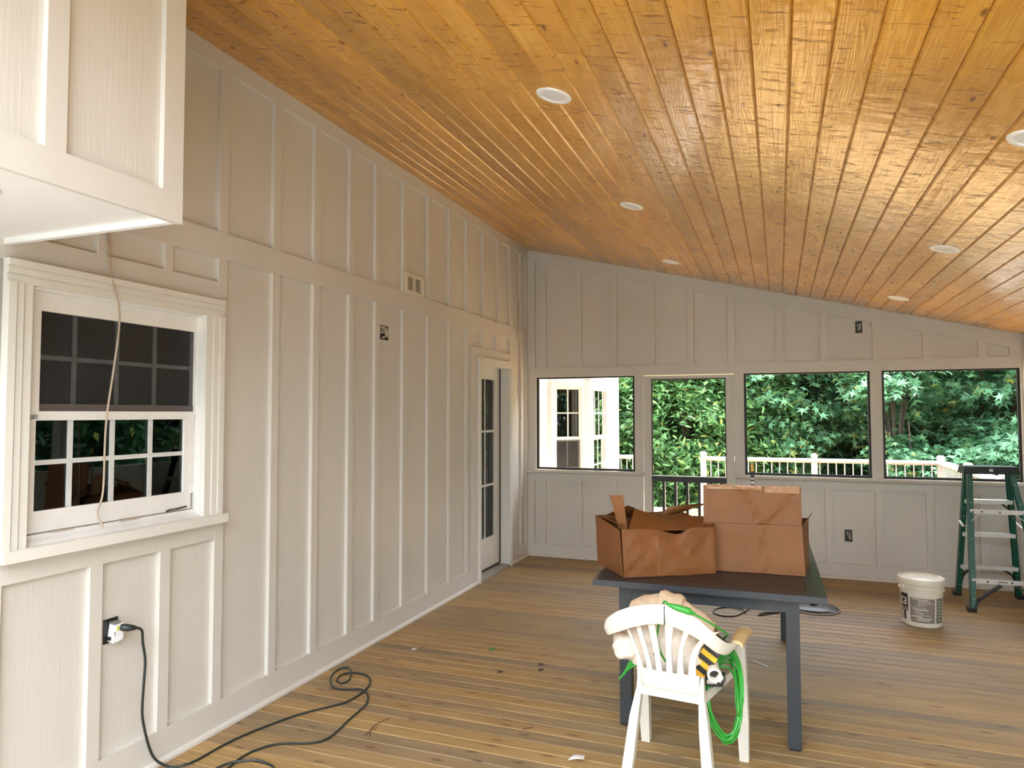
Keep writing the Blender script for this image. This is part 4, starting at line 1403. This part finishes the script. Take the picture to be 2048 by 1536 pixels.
# ------------------------------------------------------------------ bucket
bu = thing('bucket', 'white plastic bucket with printed label and lid on the floor', 'bucket', (3.605, 6.05, 0))
Hb = 0.345
MB().lathe([(0.0, 0.0), (0.124, 0.0), (0.130, 0.006), (0.1415, 0.245), (0.1415, 0.258), (0.152, 0.261), (0.152, 0.269), (0.142, 0.274), (0.142, 0.290), (0.152, 0.293), (0.152, 0.300), (0.142, 0.304), (0.143, Hb - 0.018)], 48).build('body', 'bucket', bu, smooth=True)
MB().lathe([(0.145, Hb - 0.030), (0.155, Hb - 0.030), (0.157, Hb - 0.006), (0.154, Hb + 0.002), (0.147, Hb + 0.004), (0.140, Hb - 0.001), (0.136, Hb - 0.008), (0.06, Hb - 0.008), (0.055, Hb - 0.006), (0.0, Hb - 0.006)], 48).build('lid', 'bucket', bu, smooth=True)


def br_(z):
    return 0.130 + (z - 0.006) * (0.1415 - 0.130) / 0.239


def patch(name, a0, a1, z0_, z1_, mat, off=0.0008, par=bu):
    return MB().lathe([(br_(z0_) + off, z0_), (br_(z1_) + off, z1_)], max(2, int((a1 - a0) / 5)), a0=R(a0), a1=R(a1)).build(name, mat, par, smooth=True)


# camera is towards about -102 degrees
lab = patch('label', -178, -22, 0.032, 0.222, 'labelwhite', 0.0005)
patch('print_block', -132, -62, 0.036, 0.214, 'labelgrey')
patch('print_block', -57, -26, 0.036, 0.218, 'labelgreen')
patch('print_block', -172, -138, 0.125, 0.235, 'labelblack')
patch('print_block', -172, -166, 0.036, 0.125, 'labelblack')
patch('print_block', -158, -148, 0.042, 0.105, 'darkbrown', 0.0010)
patch('print_block', -172, -138, 0.105, 0.135, 'labelgrey', 0.0010)
rb = random.Random(5)
for i in range(13):
    z = 0.052 + i * 0.0125
    a = -130 + rb.uniform(0, 22)
    b_ = a + rb.uniform(18, 46)
    patch('print_line', a, min(b_, -64), z, z + rb.uniform(0.002, 0.007), 'labelwhite', 0.0014)
for i in range(7):
    z = 0.06 + i * 0.022
    patch('print_line', -56 + rb.uniform(0, 5), -30 - rb.uniform(0, 5), z, z + 0.0035, 'labelwhite', 0.0014)
patch('emblem', -166, -143, 0.150, 0.205, 'labelwhite', 0.0014)
patch('emblem', -162, -148, 0.160, 0.197, 'labelblack', 0.0018)
patch('emblem', -154, -146, 0.168, 0.180, 'labelwhite', 0.0022)
hp_ = []
for i in range(15):
    a = math.pi * i / 14
    hp_.append((-0.152 * math.cos(a) * 1.0, -0.07 * math.sin(a) - 0.0, 0.285 - 0.15 * math.sin(a)))
hd = MB().tube(hp_, 0.0022, 6).build('handle', 'steel', bu)
hd.rotation_euler = (0, 0, R(203))
for s_ in (-1, 1):
    e_ = MB().box(s_ * 0.144 - 0.012, s_ * 0.144 + 0.012, -0.014, 0.014, 0.270, 0.300).build('ear', 'bucket', bu)
    e_.rotation_euler = (0, 0, R(203))

# ------------------------------------------------------------------ step ladder
la = thing('step_ladder', 'green fibreglass step ladder with aluminium steps beside the right wall', 'ladder', (4.28, 6.83, 0))
TLn, TRn, TLf, TRf = Vector((4.075, 6.755, 1.075)), Vector((4.395, 6.775, 1.075)), Vector((4.075, 6.87, 1.075)), Vector((4.405, 6.89, 1.075))
BLn, BRn, BLf, BRf = Vector((4.032, 6.555, 0.012)), Vector((4.585, 6.600, 0.012)), Vector((4.045, 7.110, 0.012)), Vector((4.515, 7.140, 0.012))


def lrail(a, b_, name, inward):
    m = MB()
    d = (b_ - a).normalized()
    w_ = 0.062
    m.bar(a, b_, 0.008, w_, up=(0, 1, 0))
    for s_ in (-1, 1):
        off = Vector((inward * 0.012, s_ * (w_ / 2 - 0.004), 0))
        m.bar(a + off, b_ + off, 0.036, 0.008, up=(0, 1, 0))
    return m.build(name, 'ladder', la, world=True)


rails = {}
for nm, a, b_, s_ in (('nl', TLn, BLn, 1), ('nr', TRn, BRn, -1), ('fl', TLf, BLf, 1), ('fr', TRf, BRf, -1)):
    o_ = lrail(a, b_, 'rail', s_)
    rails[nm] = (a, b_)
    MB().box(b_.x - 0.030, b_.x + 0.030, b_.y - 0.038, b_.y + 0.038, 0.0, 0.034).build('foot', 'black', la, world=True)


def rp(nm, z):
    a, b_ = rails[nm]
    return a.lerp(b_, (a.z - z) / (a.z - b_.z))


m_ = MB()
m_.hexa([(4.035, 6.70, 1.075), (4.435, 6.725, 1.075), (4.435, 6.935, 1.075), (4.035, 6.91, 1.075), (4.045, 6.71, 1.135), (4.425, 6.735, 1.135), (4.425, 6.925, 1.135), (4.045, 6.90, 1.135)])
m_.build('top_cap', 'black', la, world=True)
MB().box(4.22, 4.245, 6.712, 6.72, 1.095, 1.118).build('cap_emblem', 'steel', la, world=True)
for z in (0.845, 0.56, 0.275):
    a, b_ = rp('fl', z), rp('fr', z)
    m_ = MB().bar(a + Vector((0.006, -0.005, 0)), b_ + Vector((-0.006, -0.005, 0)), 0.075, 0.006)
    m_.bar(a + Vector((0.006, -0.041, -0.014)), b_ + Vector((-0.006, -0.041, -0.014)), 0.004, 0.030)
    m_.bar(a + Vector((0.006, 0.03, -0.014)), b_ + Vector((-0.006, 0.03, -0.014)), 0.004, 0.030)
    m_.build('step', 'alu', la, world=True)
for z in (0.775, 0.238):
    a, b_ = rp('nl', z), rp('nr', z)
    MB().bar(a + Vector((0.004, -0.030, 0)), b_ + Vector((-0.004, -0.030, 0)), 0.004, 0.036).build('cross_bar', 'alu', la, world=True)
    for u in (0.22, 0.55):
        p = a.lerp(b_, u) + Vector((0, -0.034, 0))
        MB().box(p.x - 0.006, p.x + 0.006, p.y - 0.002, p.y + 0.002, p.z - 0.006, p.z + 0.006).build('bolt', 'black', la, world=True)
a, b_ = rp('nl', 0.238), rp('nr', 0.238)
p = a.lerp(b_, 0.40) + Vector((0, -0.0325, 0))
MB().box(p.x - 0.045, p.x + 0.045, p.y - 0.001, p.y + 0.001, p.z - 0.004, p.z + 0.006).build('tag', 'labelgrey', la, world=True)
# diagonal gussets
for (nm, s_, z_up, z_lo, name) in (('nl', 1, 0.215, 0.03, 'knee_brace'), ('nr', -1, 0.215, 0.03, 'knee_brace')):
    P0 = rp(nm, z_lo) + Vector((s_ * 0.022, -0.02, 0))
    P1 = rp(nm, z_up) + Vector((s_ * 0.20, -0.02, 0))
    Pm = rp(nm, 0.10) + Vector((s_ * 0.055, -0.02, 0))
    pts = spline([P0, Pm, P1], 6)
    m_ = MB()
    for i in range(len(pts) - 1):
        m_.bar(pts[i], pts[i + 1], 0.016, 0.050, up=(0, 1, 0))
    m_.build(name, 'black', la, world=True)
for (nm, s_) in (('fl', 1), ('fr', -1)):
    P0 = rp(nm, 0.09) + Vector((s_ * 0.022, 0, 0))
    P1 = rp(nm, 0.262) + Vector((s_ * 0.15, 0, 0))
    Pm = rp(nm, 0.20) + Vector((s_ * 0.045, 0, 0))
    pts = spline([P0, Pm, P1], 6)
    m_ = MB()
    for i in range(len(pts) - 1):
        m_.bar(pts[i], pts[i + 1], 0.016, 0.050, up=(0, 1, 0))
    m_.build('knee_brace', 'black', la, world=True)
# spreaders
for n_, f__ in (('nl', 'fl'), ('nr', 'fr')):
    s_ = 1 if n_ == 'nl' else -1
    a, b_ = rp(n_, 0.66) + Vector((s_ * -0.012, 0, 0)), rp(f__, 0.66) + Vector((s_ * -0.012, 0, 0))
    mid = (a + b_) / 2 + Vector((0, 0, -0.03))
    MB().bar(a, mid, 0.004, 0.018, up=(1, 0, 0)).bar(mid, b_, 0.004, 0.018, up=(1, 0, 0)).build('spreader', 'alu', la, world=True)
    a = rp(n_, 0.70) + Vector((s_ * 0.01, -0.028, 0))
    MB().bar(a, rp(n_, 0.77) + Vector((s_ * 0.085, -0.028, 0)), 0.004, 0.014, up=(0, 1, 0)).build('angle_brace', 'alu', la, world=True)
MB().bar(rp('fr', 0.75) + Vector((-0.012, -0.02, 0)), rp('fr', 0.835) + Vector((-0.10, -0.02, 0)), 0.014, 0.03, up=(0, 1, 0)).build('knee_brace', 'black', la, world=True)
for nm in rails:
    s_ = -1
    for z in (0.10, 0.21, 0.275, 0.56, 0.70, 0.77, 0.845, 0.99):
        p = rp(nm, z)
        sx = -1 if nm.endswith('l') else 1
        face = 0.031
        MB().lathe([(0.0, -0.003), (0.004, -0.002), (0.0045, 0.0)], 8).build('rivet', 'steel', la)
        o_ = bpy.data.objects[-1] if False else [c for c in la.children if c.name.startswith('rivet')][-1]
        o_.location = p + Vector((-sx * 0.012, -face - 0.002, 0)) - la.location
        o_.rotation_euler = (R(-90), 0, 0)

# ------------------------------------------------------------------ things on the floor behind the table
dk = thing('round_base', 'flat round black base lying on the floor behind the table', 'base', (2.865, 6.20, 0))
MB().lathe([(0.0, 0.0), (0.185, 0.0), (0.190, 0.008), (0.186, 0.014), (0.165, 0.024), (0.11, 0.034), (0.05, 0.040), (0.0, 0.041)], 40).build('disc', 'black', dk, smooth=True)
MB().lathe([(0.186, 0.002), (0.197, 0.002), (0.198, 0.010), (0.188, 0.012)], 40).build('rim', 'labelgrey', dk, smooth=True)
MB().lathe([(0.030, 0.036), (0.030, 0.075), (0.024, 0.08), (0.0, 0.08)], 20).build('socket', 'black', dk, smooth=True)
wc = thing('black_lead', 'thin black lead curled on the floor under the table', 'cord', (2.4, 5.85, 0))
MB().tube(spline([(2.66, 6.14, 0.02), (2.64, 6.07, 0.006), (2.62, 6.0, 0.006), (2.56, 5.93, 0.006), (2.46, 5.83, 0.006), (2.50, 5.90, 0.012), (2.60, 5.97, 0.006), (2.55, 6.10, 0.006), (2.40, 6.02, 0.006), (2.345, 5.88, 0.006), (2.28, 5.74, 0.006), (2.18, 5.72, 0.006), (2.12, 5.80, 0.006), (2.14, 5.92, 0.006), (2.24, 5.99, 0.006), (2.34, 5.93, 0.012), (2.36, 5.86, 0.015)], 8), 0.0055, 7).build('lead', 'black', wc, world=True)
MB().tube([(2.672, 6.13, 0.018), (2.655, 6.09, 0.018), (2.64, 6.06, 0.014)], [0.018, 0.016, 0.008], 10).build('plug', 'black', wc, world=True)


def small(name, label, cat, m, mat, loc):
    o = m.build(name, mat)
    o.location = loc
    return tag(o, label, cat)


small('fallen_leaf', 'small green leaf lying on the floor boards', 'leaf', MB().add([(-0.015, -0.03, 0.002), (0.012, -0.02, 0.006), (0.018, 0.02, 0.003), (0.0, 0.04, 0.008), (-0.02, 0.015, 0.003), (0.0, 0.0, 0.0015)], [(0, 1, 5), (1, 2, 5), (2, 3, 5), (3, 4, 5), (4, 0, 5)]), 'leafgreen', (0.815, 4.38, 0.0))
small('twig', 'curved reddish twig lying on the near floor', 'twig', MB().tube(spline([(0.02, -0.11, 0.003), (-0.02, -0.04, 0.004), (-0.03, 0.03, 0.004), (-0.005, 0.12, 0.003)], 5), 0.002, 5).tube(spline([(-0.015, -0.10, 0.003), (-0.02, -0.04, 0.003), (-0.005, 0.0, 0.004)], 4), 0.0017, 5), 'twig', (0.73, 3.10, 0.0))
small('twig', 'short red brown twig on the floor left of the chair', 'twig', MB().tube([(-0.02, -0.015, 0.003), (0.02, 0.02, 0.004)], 0.004, 5), 'twig', (1.43, 3.36, 0.0))
small('white_stick', 'thin white stick on the floor under the table', 'stick', MB().tube([(-0.04, 0.03, 0.004), (0.05, -0.05, 0.004)], 0.004, 6), 'labelwhite', (2.49, 4.73, 0.0))
P = crumple(quad_grid((-0.03, -0.02, 0.004), (0.035, -0.015, 0.004), (0.03, 0.02, 0.012), (-0.02, 0.025, 0.01), 8, 8), 0.03, 77, False)
P = [[Vector((p.x, p.y, max(0.002, p.z + 0.012))) for p in row] for row in P]
small('paper_scrap', 'crumpled white paper scrap at the bottom of the floor', 'paper', MB().sheet(P, (0, 0, -0.0006)), 'paper', (1.735, 3.10, 0.0))
for i, (x, y) in enumerate([(0.33, 4.20), (1.02, 4.02), (1.21, 4.23), (1.24, 4.14)]):
    txt = ['tiny white chip on the floor near the wall', 'dark green torn leaf scrap on the floor', 'dark scrap on the floor, upper one of a pair left of the chair', 'dark round scrap on the floor, lower one of a pair left of the chair'][i]
    small('debris', txt, 'debris', MB().add([(-0.012, -0.02, 0.002), (0.02, -0.012, 0.007), (0.012, 0.022, 0.002), (-0.016, 0.012, 0.006), (0, 0, 0.010)], [(0, 1, 4), (1, 2, 4), (2, 3, 4), (3, 0, 4)]), 'paper' if i == 0 else 'bark', (x, y, 0.0))

# ------------------------------------------------------------------ outside: deck, railing, bay window
dkx0, dkx1, dky0, dky1, dz = -0.2, 5.05, D + 0.14, 12.6, -0.08
dck = MB().box(dkx0, dkx1, dky0, dky1, dz - 0.2, dz - 0.03).build('deck', 'bark')
tag(dck, 'sunlit outdoor deck beyond the screen door', None, None, 'structure')
dm = MB().prism([(-0.068, -0.028), (0.068, -0.028), (0.068, -0.003), (0.065, 0), (-0.065, 0), (-0.068, -0.003)], 0, dkx0, dkx1).mesh('deck_board')
dm.materials.append(M['deck'])
yy = dky0 + 0.07
while yy < dky1:
    link('deck_board', dm, None, dck, loc=(0, yy, dz))
    yy += 0.14

RZ = 0.84


def railing(label, a, b_, posts, skip_first=False):
    a, b_ = Vector(a), Vector(b_)
    t = thing('deck_railing', label, 'railing', (a.x, a.y, dz), 0, 'railings around the outdoor deck')
    d = (b_ - a)
    L = d.length
    d.normalize()
    MB().bar(a + Vector((0, 0, RZ - 0.018)), b_ + Vector((0, 0, RZ - 0.018)), 0.135, 0.036).build('top_rail', 'rail', t, world=True)
    MB().bar(a + Vector((0, 0, RZ - 0.050)), b_ + Vector((0, 0, RZ - 0.050)), 0.04, 0.030).build('under_rail', 'rail', t, world=True)
    MB().bar(a + Vector((0, 0, dz + 0.09)), b_ + Vector((0, 0, dz + 0.09)), 0.04, 0.06).build('bottom_rail', 'rail', t, world=True)
    for s_ in posts:
        p = a + d * s_
        MB().box(p.x - 0.046, p.x + 0.046, p.y - 0.046, p.y + 0.046, dz, RZ + 0.045).build('post', 'rail', t, world=True)
        MB().hexa([(p.x - 0.06, p.y - 0.06, RZ + 0.045), (p.x + 0.06, p.y - 0.06, RZ + 0.045), (p.x + 0.06, p.y + 0.06, RZ + 0.045), (p.x - 0.06, p.y + 0.06, RZ + 0.045), (p.x - 0.03, p.y - 0.03, RZ + 0.085), (p.x + 0.03, p.y - 0.03, RZ + 0.085), (p.x + 0.03, p.y + 0.03, RZ + 0.085), (p.x - 0.03, p.y + 0.03, RZ + 0.085)]).build('post_cap', 'rail', t, world=True)
    n = int(L / 0.122)
    me = None
    for i in range(1, n + 1):
        s_ = i * L / (n + 1)
        if any(abs(s_ - q) < 0.06 for q in posts):
            continue
        p = a + d * s_
        if me is None:
            me = MB().tube([(0, 0, dz + 0.1), (0, 0, RZ - 0.06)], 0.0095, 6).mesh('baluster')
            me.materials.append(M['rail'])
        link('baluster', me, None, t, loc=(p.x - t.location.x, p.y - t.location.y, -t.location.z))
    return t


RY = 12.35
railing('pale deck railing run with slim balusters across the back of the deck', (1.42, RY, 0), (4.93, RY, 0), (0.0, 1.735, 3.51))
railing('pale deck railing run coming forward from the far corner of the deck', (4.93, RY - 0.07, 0), (4.93, D + 0.5, 0), (1.6, 3.2))
railing('short pale deck railing beside the white bay window', (-0.1, RY, 0), (0.52, RY, 0), (0.60,))

bay = struct('window_5', 'white bay window of the house seen through the left opening', (0, 8.2, 0))


def byb(name, m, mat, par=None):
    return m.build(name, mat, par or bay, world=par is None)


byb('house_wall', MB().box(-0.16, 0.0, D + 0.14, 8.12, dz, 3.2).box(-0.16, 0, 10.15, 12.2, dz, 3.2), 'siding')
q0, q1, q2, q3 = Vector((0, 8.12, 0)), Vector((0.42, 8.54, 0)), Vector((0.42, 9.70, 0)), Vector((0, 10.12, 0))


def bay_face(a, b_, cols_, lower_screen, idx):
    d = (b_ - a)
    L = d.length
    d.normalize()
    n = Vector((d.y, -d.x, 0))       # outward

    def bxs(m, u0, u1, z0_, z1_, d0, d1):
        pts = []
        for z in (z0_, z1_):
            for (u, dd) in ((u0, d0), (u1, d0), (u1, d1), (u0, d1)):
                p = a + d * u + n * dd
                pts.append((p.x, p.y, z))
        return m.hexa(pts)
    wz0, wz1 = 0.55, 1.90
    e = 0.115
    m = MB()
    bxs(m, 0, L, dz, wz0, -0.1, 0.0)
    bxs(m, 0, L, wz1, 2.75, -0.1, 0.0)
    bxs(m, 0, e, wz0, wz1, -0.1, 0.0)
    bxs(m, L - e, L, wz0, wz1, -0.1, 0.0)
    byb('bay_wall', m, 'siding')
    m = MB()
    c = 0.075
    for t0, t1, dp in ((0.0, 0.4, 0.03), (0.4, 1.0, 0.02)):
        bxs(m, e - c + c * t0, e - c + c * t1, wz0 - c, wz1 + c, 0, dp)
        bxs(m, L - e + c - c * t1, L - e + c - c * t0, wz0 - c, wz1 + c, 0, dp)
        bxs(m, e, L - e, wz1 + c - c * t1, wz1 + c - c * t0, 0, dp)
        bxs(m, e, L - e, wz0 - c + c * t0, wz0 - c + c * t1, 0, dp)
    byb('bay_casing', m, 'siding')
    mid = 1.26
    f = 0.028
    m = MB()
    for z0_, z1_, dp in ((mid, wz1, -0.02), (wz0, mid, -0.035)):
        bxs(m, e, e + f, z0_, z1_, dp - 0.02, dp)
        bxs(m, L - e - f, L - e, z0_, z1_, dp - 0.02, dp)
        bxs(m, e + f, L - e - f, z1_ - f, z1_, dp - 0.02, dp)
        bxs(m, e + f, L - e - f, z0_, z0_ + f, dp - 0.02, dp)
    byb('bay_sash', m, 'siding')
    for z0_, z1_, dp in ((mid + f, wz1 - f, -0.028), (wz0 + f, mid - f, -0.045)):
        us = [e + f + (L - 2 * e - 2 * f) * k_ / cols_ for k_ in range(cols_ + 1)]
        zm = (z0_ + z1_) / 2
        for u in us[1:-1]:
            byb('muntin', bxs(MB(), u - 0.008, u + 0.008, z0_, z1_, dp - 0.006, dp + 0.004), 'muntin')
        byb('muntin', bxs(MB(), us[0], us[-1], zm - 0.008, zm + 0.008, dp - 0.0055, dp + 0.0035), 'muntin')
        for k_ in range(cols_):
            for zz0, zz1 in ((z0_, zm), (zm, z1_)):
                byb('pane', bxs(MB(), us[k_], us[k_ + 1], zz0, zz1, dp - 0.003, dp - 0.001), 'bayglass')
    if lower_screen:
        byb('half_screen', bxs(MB(), e + f * 0.5, L - e - f * 0.5, wz0 + f, mid - f * 0.4, -0.022, -0.021), 'winscreen')


bay_face(q0, q1, 2, True, 0)
bay_face(q1, q2, 4, False, 1)
bay_face(q2, q3, 2, False, 2)
m_ = MB()
for z0_, z1_ in ((2.75, 2.85), (dz - 0.1, dz - 0.02)):
    m_.prism([(-0.16, 7.9), (0.02, 8.0), (0.55, 8.48), (0.55, 9.78), (0.02, 10.25), (-0.16, 10.3)], 2, z0_, z1_)
byb('bay_roof', m_, 'siding')
for p in (q1, q2):
    byb('corner_board', MB().tube([(p.x, p.y, dz), (p.x, p.y, 2.75)], 0.035, 8), 'siding')

# ------------------------------------------------------------------ ground and woods
gr = MB().box(-40, 45, -30, 60, -1.6, -1.5).build('ground', 'ground')
tag(gr, 'ground below the trees, coloured lighter to bounce light', None, None, 'structure')
P = []
for i in range(21):
    row = []
    for jj in range(9):
        x = -22 + 50 * i / 20
        t_ = jj / 8
        row.append(Vector((x, 20.5 + 9 * t_ + 1.2 * mn_.noise(Vector((x * 0.2, 1, 2))), -1.52 + 7.5 * t_ ** 0.8 + 0.5 * mn_.noise(Vector((x * 0.3, t_ * 3, 0))))))
    P.append(row)
bk_ = MB().grid(P).build('ground_bank', 'bank', smooth=True)
tag(bk_, 'dark wooded bank rising behind the trees', None, None, 'structure')


def foliage(name, n, shape, seed, rad, clumps, size, mat, spread=(0.34, 0.34, 0.11), shell=(0.6, 1.0)):
    r = np.random.RandomState(seed)
    d = r.normal(size=(clumps, 3))
    d /= np.linalg.norm(d, axis=1)[:, None]
    cc = d * np.array(rad) * r.uniform(shell[0], shell[1], (clumps, 1))
    ci = r.randint(0, clumps, n)
    pos = cc[ci] + r.normal(size=(n, 3)) * np.array(spread)
    pos[:, 2] -= 0.10 * np.abs(pos[:, 0] - cc[ci, 0])
    nrm = d[ci] * 0.45 + np.array([0, -0.15, 0.85]) + r.normal(size=(n, 3)) * 0.38
    nrm /= np.linalg.norm(nrm, axis=1)[:, None]
    t = r.normal(size=(n, 3))
    t -= nrm * (t * nrm).sum(1)[:, None]
    t /= np.linalg.norm(t, axis=1)[:, None]
    b_ = np.cross(nrm, t)
    if shape == 'star':
        tv = [(0.0, -0.35, 0)]
        for k_ in range(5):
            a = math.pi / 2 + (k_ - 2) * 1.05
            tv.append((0.60 * math.cos(a - 0.52) * 0.55, 0.60 * math.sin(a - 0.52) * 0.55, 0.0))
            rr = 1.0 if k_ == 2 else (0.92 if k_ in (1, 3) else 0.72)
            tv.append((rr * math.cos(a), rr * math.sin(a), -0.12))
        tv.append((0.60 * math.cos(math.pi / 2 + 2.62) * 0.55, 0.60 * math.sin(math.pi / 2 + 2.62) * 0.55, 0))
        nv = len(tv)
        tf = [(0, k_, k_ + 1) for k_ in range(1, nv - 1)]
    else:
        tv = [(0, -0.9, 0), (0.30, -0.15, 0.08), (0.22, 0.45, 0.06), (0, 1.0, -0.1), (-0.22, 0.45, 0.06), (-0.30, -0.15, 0.08)]
        tf = [(0, 1, 2), (0, 2, 3), (0, 3, 4), (0, 4, 5)]
        nv = 6
    tv = np.array(tv)
    sc = size * r.uniform(0.6, 1.25, (n, 1, 1))
    V = pos[:, None, :] + sc * (tv[None, :, 0:1] * t[:, None, :] + tv[None, :, 1:2] * b_[:, None, :] + tv[None, :, 2:3] * nrm[:, None, :])
    V = V.reshape(-1, 3)
    F = (np.array(tf)[None] + (np.arange(n) * nv)[:, None, None]).reshape(-1, 3)
    me = bpy.data.meshes.new(name)
    me.vertices.add(len(V))
    me.vertices.foreach_set('co', V.astype(np.float32).ravel())
    me.loops.add(F.size)
    me.loops.foreach_set('vertex_index', F.astype(np.int32).ravel())
    me.polygons.add(len(F))
    me.polygons.foreach_set('loop_start', np.arange(0, F.size, 3, dtype=np.int32))
    me.polygons.foreach_set('loop_total', np.full(len(F), 3, dtype=np.int32))
    me.update(calc_edges=True)
    me.materials.append(M[mat])
    return me, cc


FM = {}
FM['laurel'] = foliage('foliage', 24000, 'oval', 1, (1.5, 1.2, 2.6), 210, 0.080, 'leafA', (0.22, 0.22, 0.12), (0.55, 1.0))
FM['star'] = foliage('foliage', 12000, 'star', 2, (1.7, 1.3, 2.4), 95, 0.125, 'leafB', (0.30, 0.30, 0.10), (0.55, 1.0))
FM['starlow'] = foliage('foliage', 5200, 'star', 4, (1.7, 0.8, 0.9), 45, 0.13, 'leafB', (0.28, 0.28, 0.09), (0.5, 1.0))
FM['spray'] = foliage('foliage', 1500, 'star', 6, (0.7, 0.5, 0.8), 16, 0.12, 'leafB', (0.22, 0.22, 0.08), (0.4, 1.0))
FM['forest'] = foliage('foliage', 13000, 'oval', 3, (2.6, 1.6, 4.2), 130, 0.15, 'leafC', (0.42, 0.42, 0.2), (0.5, 1.0))


def tree(kind, label, loc, sc=1.0, rz=0.0, zc_=1.5, name='tree', cat='tree', trunk=0.10, group='trees and shrubs around the deck'):
    me, cc = FM[kind]
    t = thing(name, label, cat, (loc[0], loc[1], -1.5), rz, group)
    t.scale = (sc, sc, sc)
    zoff = (zc_ + 1.5) / sc
    o = link('foliage', me, None, t, loc=(0, 0, zoff))
    o['kind'] = 'stuff'
    m = MB().tube(spline([(0, 0, 0), (0.06, 0.03, zoff * 0.4), (-0.04, 0.02, zoff * 0.8), (0.02, 0, zoff * 1.3)], 4), [trunk * (1 - 0.045 * i) for i in range(13)], 8)
    m.build('trunk', 'bark', t)
    for i in range(0, len(cc), max(1, len(cc) // 9)):
        c = Vector(cc[i])
        MB().tube(spline([(0, 0, zoff * 0.55), c * 0.5 + Vector((0, 0, zoff * 0.85)), c + Vector((0, 0, zoff))], 4), [trunk * 0.35 * (1 - 0.1 * q) for q in range(9)], 5).build('branch', 'bark', t)
    return t


tree('laurel', 'dense small leaved evergreen seen through the screen door', (0.9, 14.6), 1.0, 0.4, 1.4, name='laurel_bush', cat='bush')
tree('laurel', 'small leaved evergreen right behind the gap in the railing', (2.0, 15.3), 0.95, 2.0, 1.2, name='laurel_bush', cat='bush')
tree('laurel', 'small leaved evergreen beside the white bay window', (-0.9, 15.4), 1.1, 4.0, 1.6, name='laurel_bush', cat='bush')
tree('star', 'pale star leaved tree filling the left of the opening beside the door', (3.05, 15.2), 0.9, 0.3, 2.5, name='maple_tree')
tree('spray', 'pale leafy branch hanging at the top right of the opening beside the door', (4.55, 13.9), 1.0, 1.0, 2.15, name='maple_tree', trunk=0.05)
tree('spray', 'low leafy spray behind the railing at the right of the opening beside the door', (4.7, 13.5), 0.75, 2.6, 0.75, name='sapling', trunk=0.04)
tree('star', 'star leaved tree filling the top of the opening behind the ladder', (6.6, 15.0), 1.0, 2.2, 2.6, name='maple_tree')
tree('starlow', 'low bright star leaved shrub behind the corner of the railing', (6.75, 13.5), 1.0, 0.2, 0.65, name='maple_shrub', cat='shrub')
tree('starlow', 'low star leaved shrub at the right edge behind the ladder', (8.2, 12.6), 1.0, 3.0, 0.9, name='maple_shrub', cat='shrub')
tree('star', 'star leaved tree beyond the right edge of the deck', (9.4, 14.2), 1.1, 4.0, 2.4, name='maple_tree')
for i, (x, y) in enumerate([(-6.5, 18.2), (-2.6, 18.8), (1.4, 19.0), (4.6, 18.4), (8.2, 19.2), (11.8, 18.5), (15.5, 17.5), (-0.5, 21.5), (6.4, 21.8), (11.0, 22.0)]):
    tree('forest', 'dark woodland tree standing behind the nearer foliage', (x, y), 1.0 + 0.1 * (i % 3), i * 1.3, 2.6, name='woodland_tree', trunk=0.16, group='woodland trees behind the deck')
SIDE = ['nearest the far corner of the deck', 'level with the step ladder', 'level with the table', 'level with the window', 'nearest the open rear end']
for i, (x, y) in enumerate([(8.9, 9.2), (8.4, 6.2), (8.2, 3.4), (8.2, 0.6), (8.6, -2.2)]):
    tree('forest', 'unseen dense tree set right of the porch to block sky, ' + SIDE[i], (x, y), 0.9, i * 0.9, 2.6, name='side_sky_blocker', trunk=0.14, group='unseen trees blocking sky right of the porch')  # unseen, set close and dense to hold back sky light
REAR = ['nearest the house', 'second from the house', 'third from the house', 'farthest from the house']
for i, (x, y) in enumerate([(-2.6, -9.4), (1.2, -9.8), (4.8, -9.5), (8.4, -8.6)]):
    tree('forest', 'unseen tree added behind the rear end to block low sky, ' + REAR[i], (x, y), 0.9, i * 1.7, 1.0, name='rear_sky_blocker', trunk=0.14, group='unseen trees blocking sky behind the porch')  # added out of view to darken the far wall
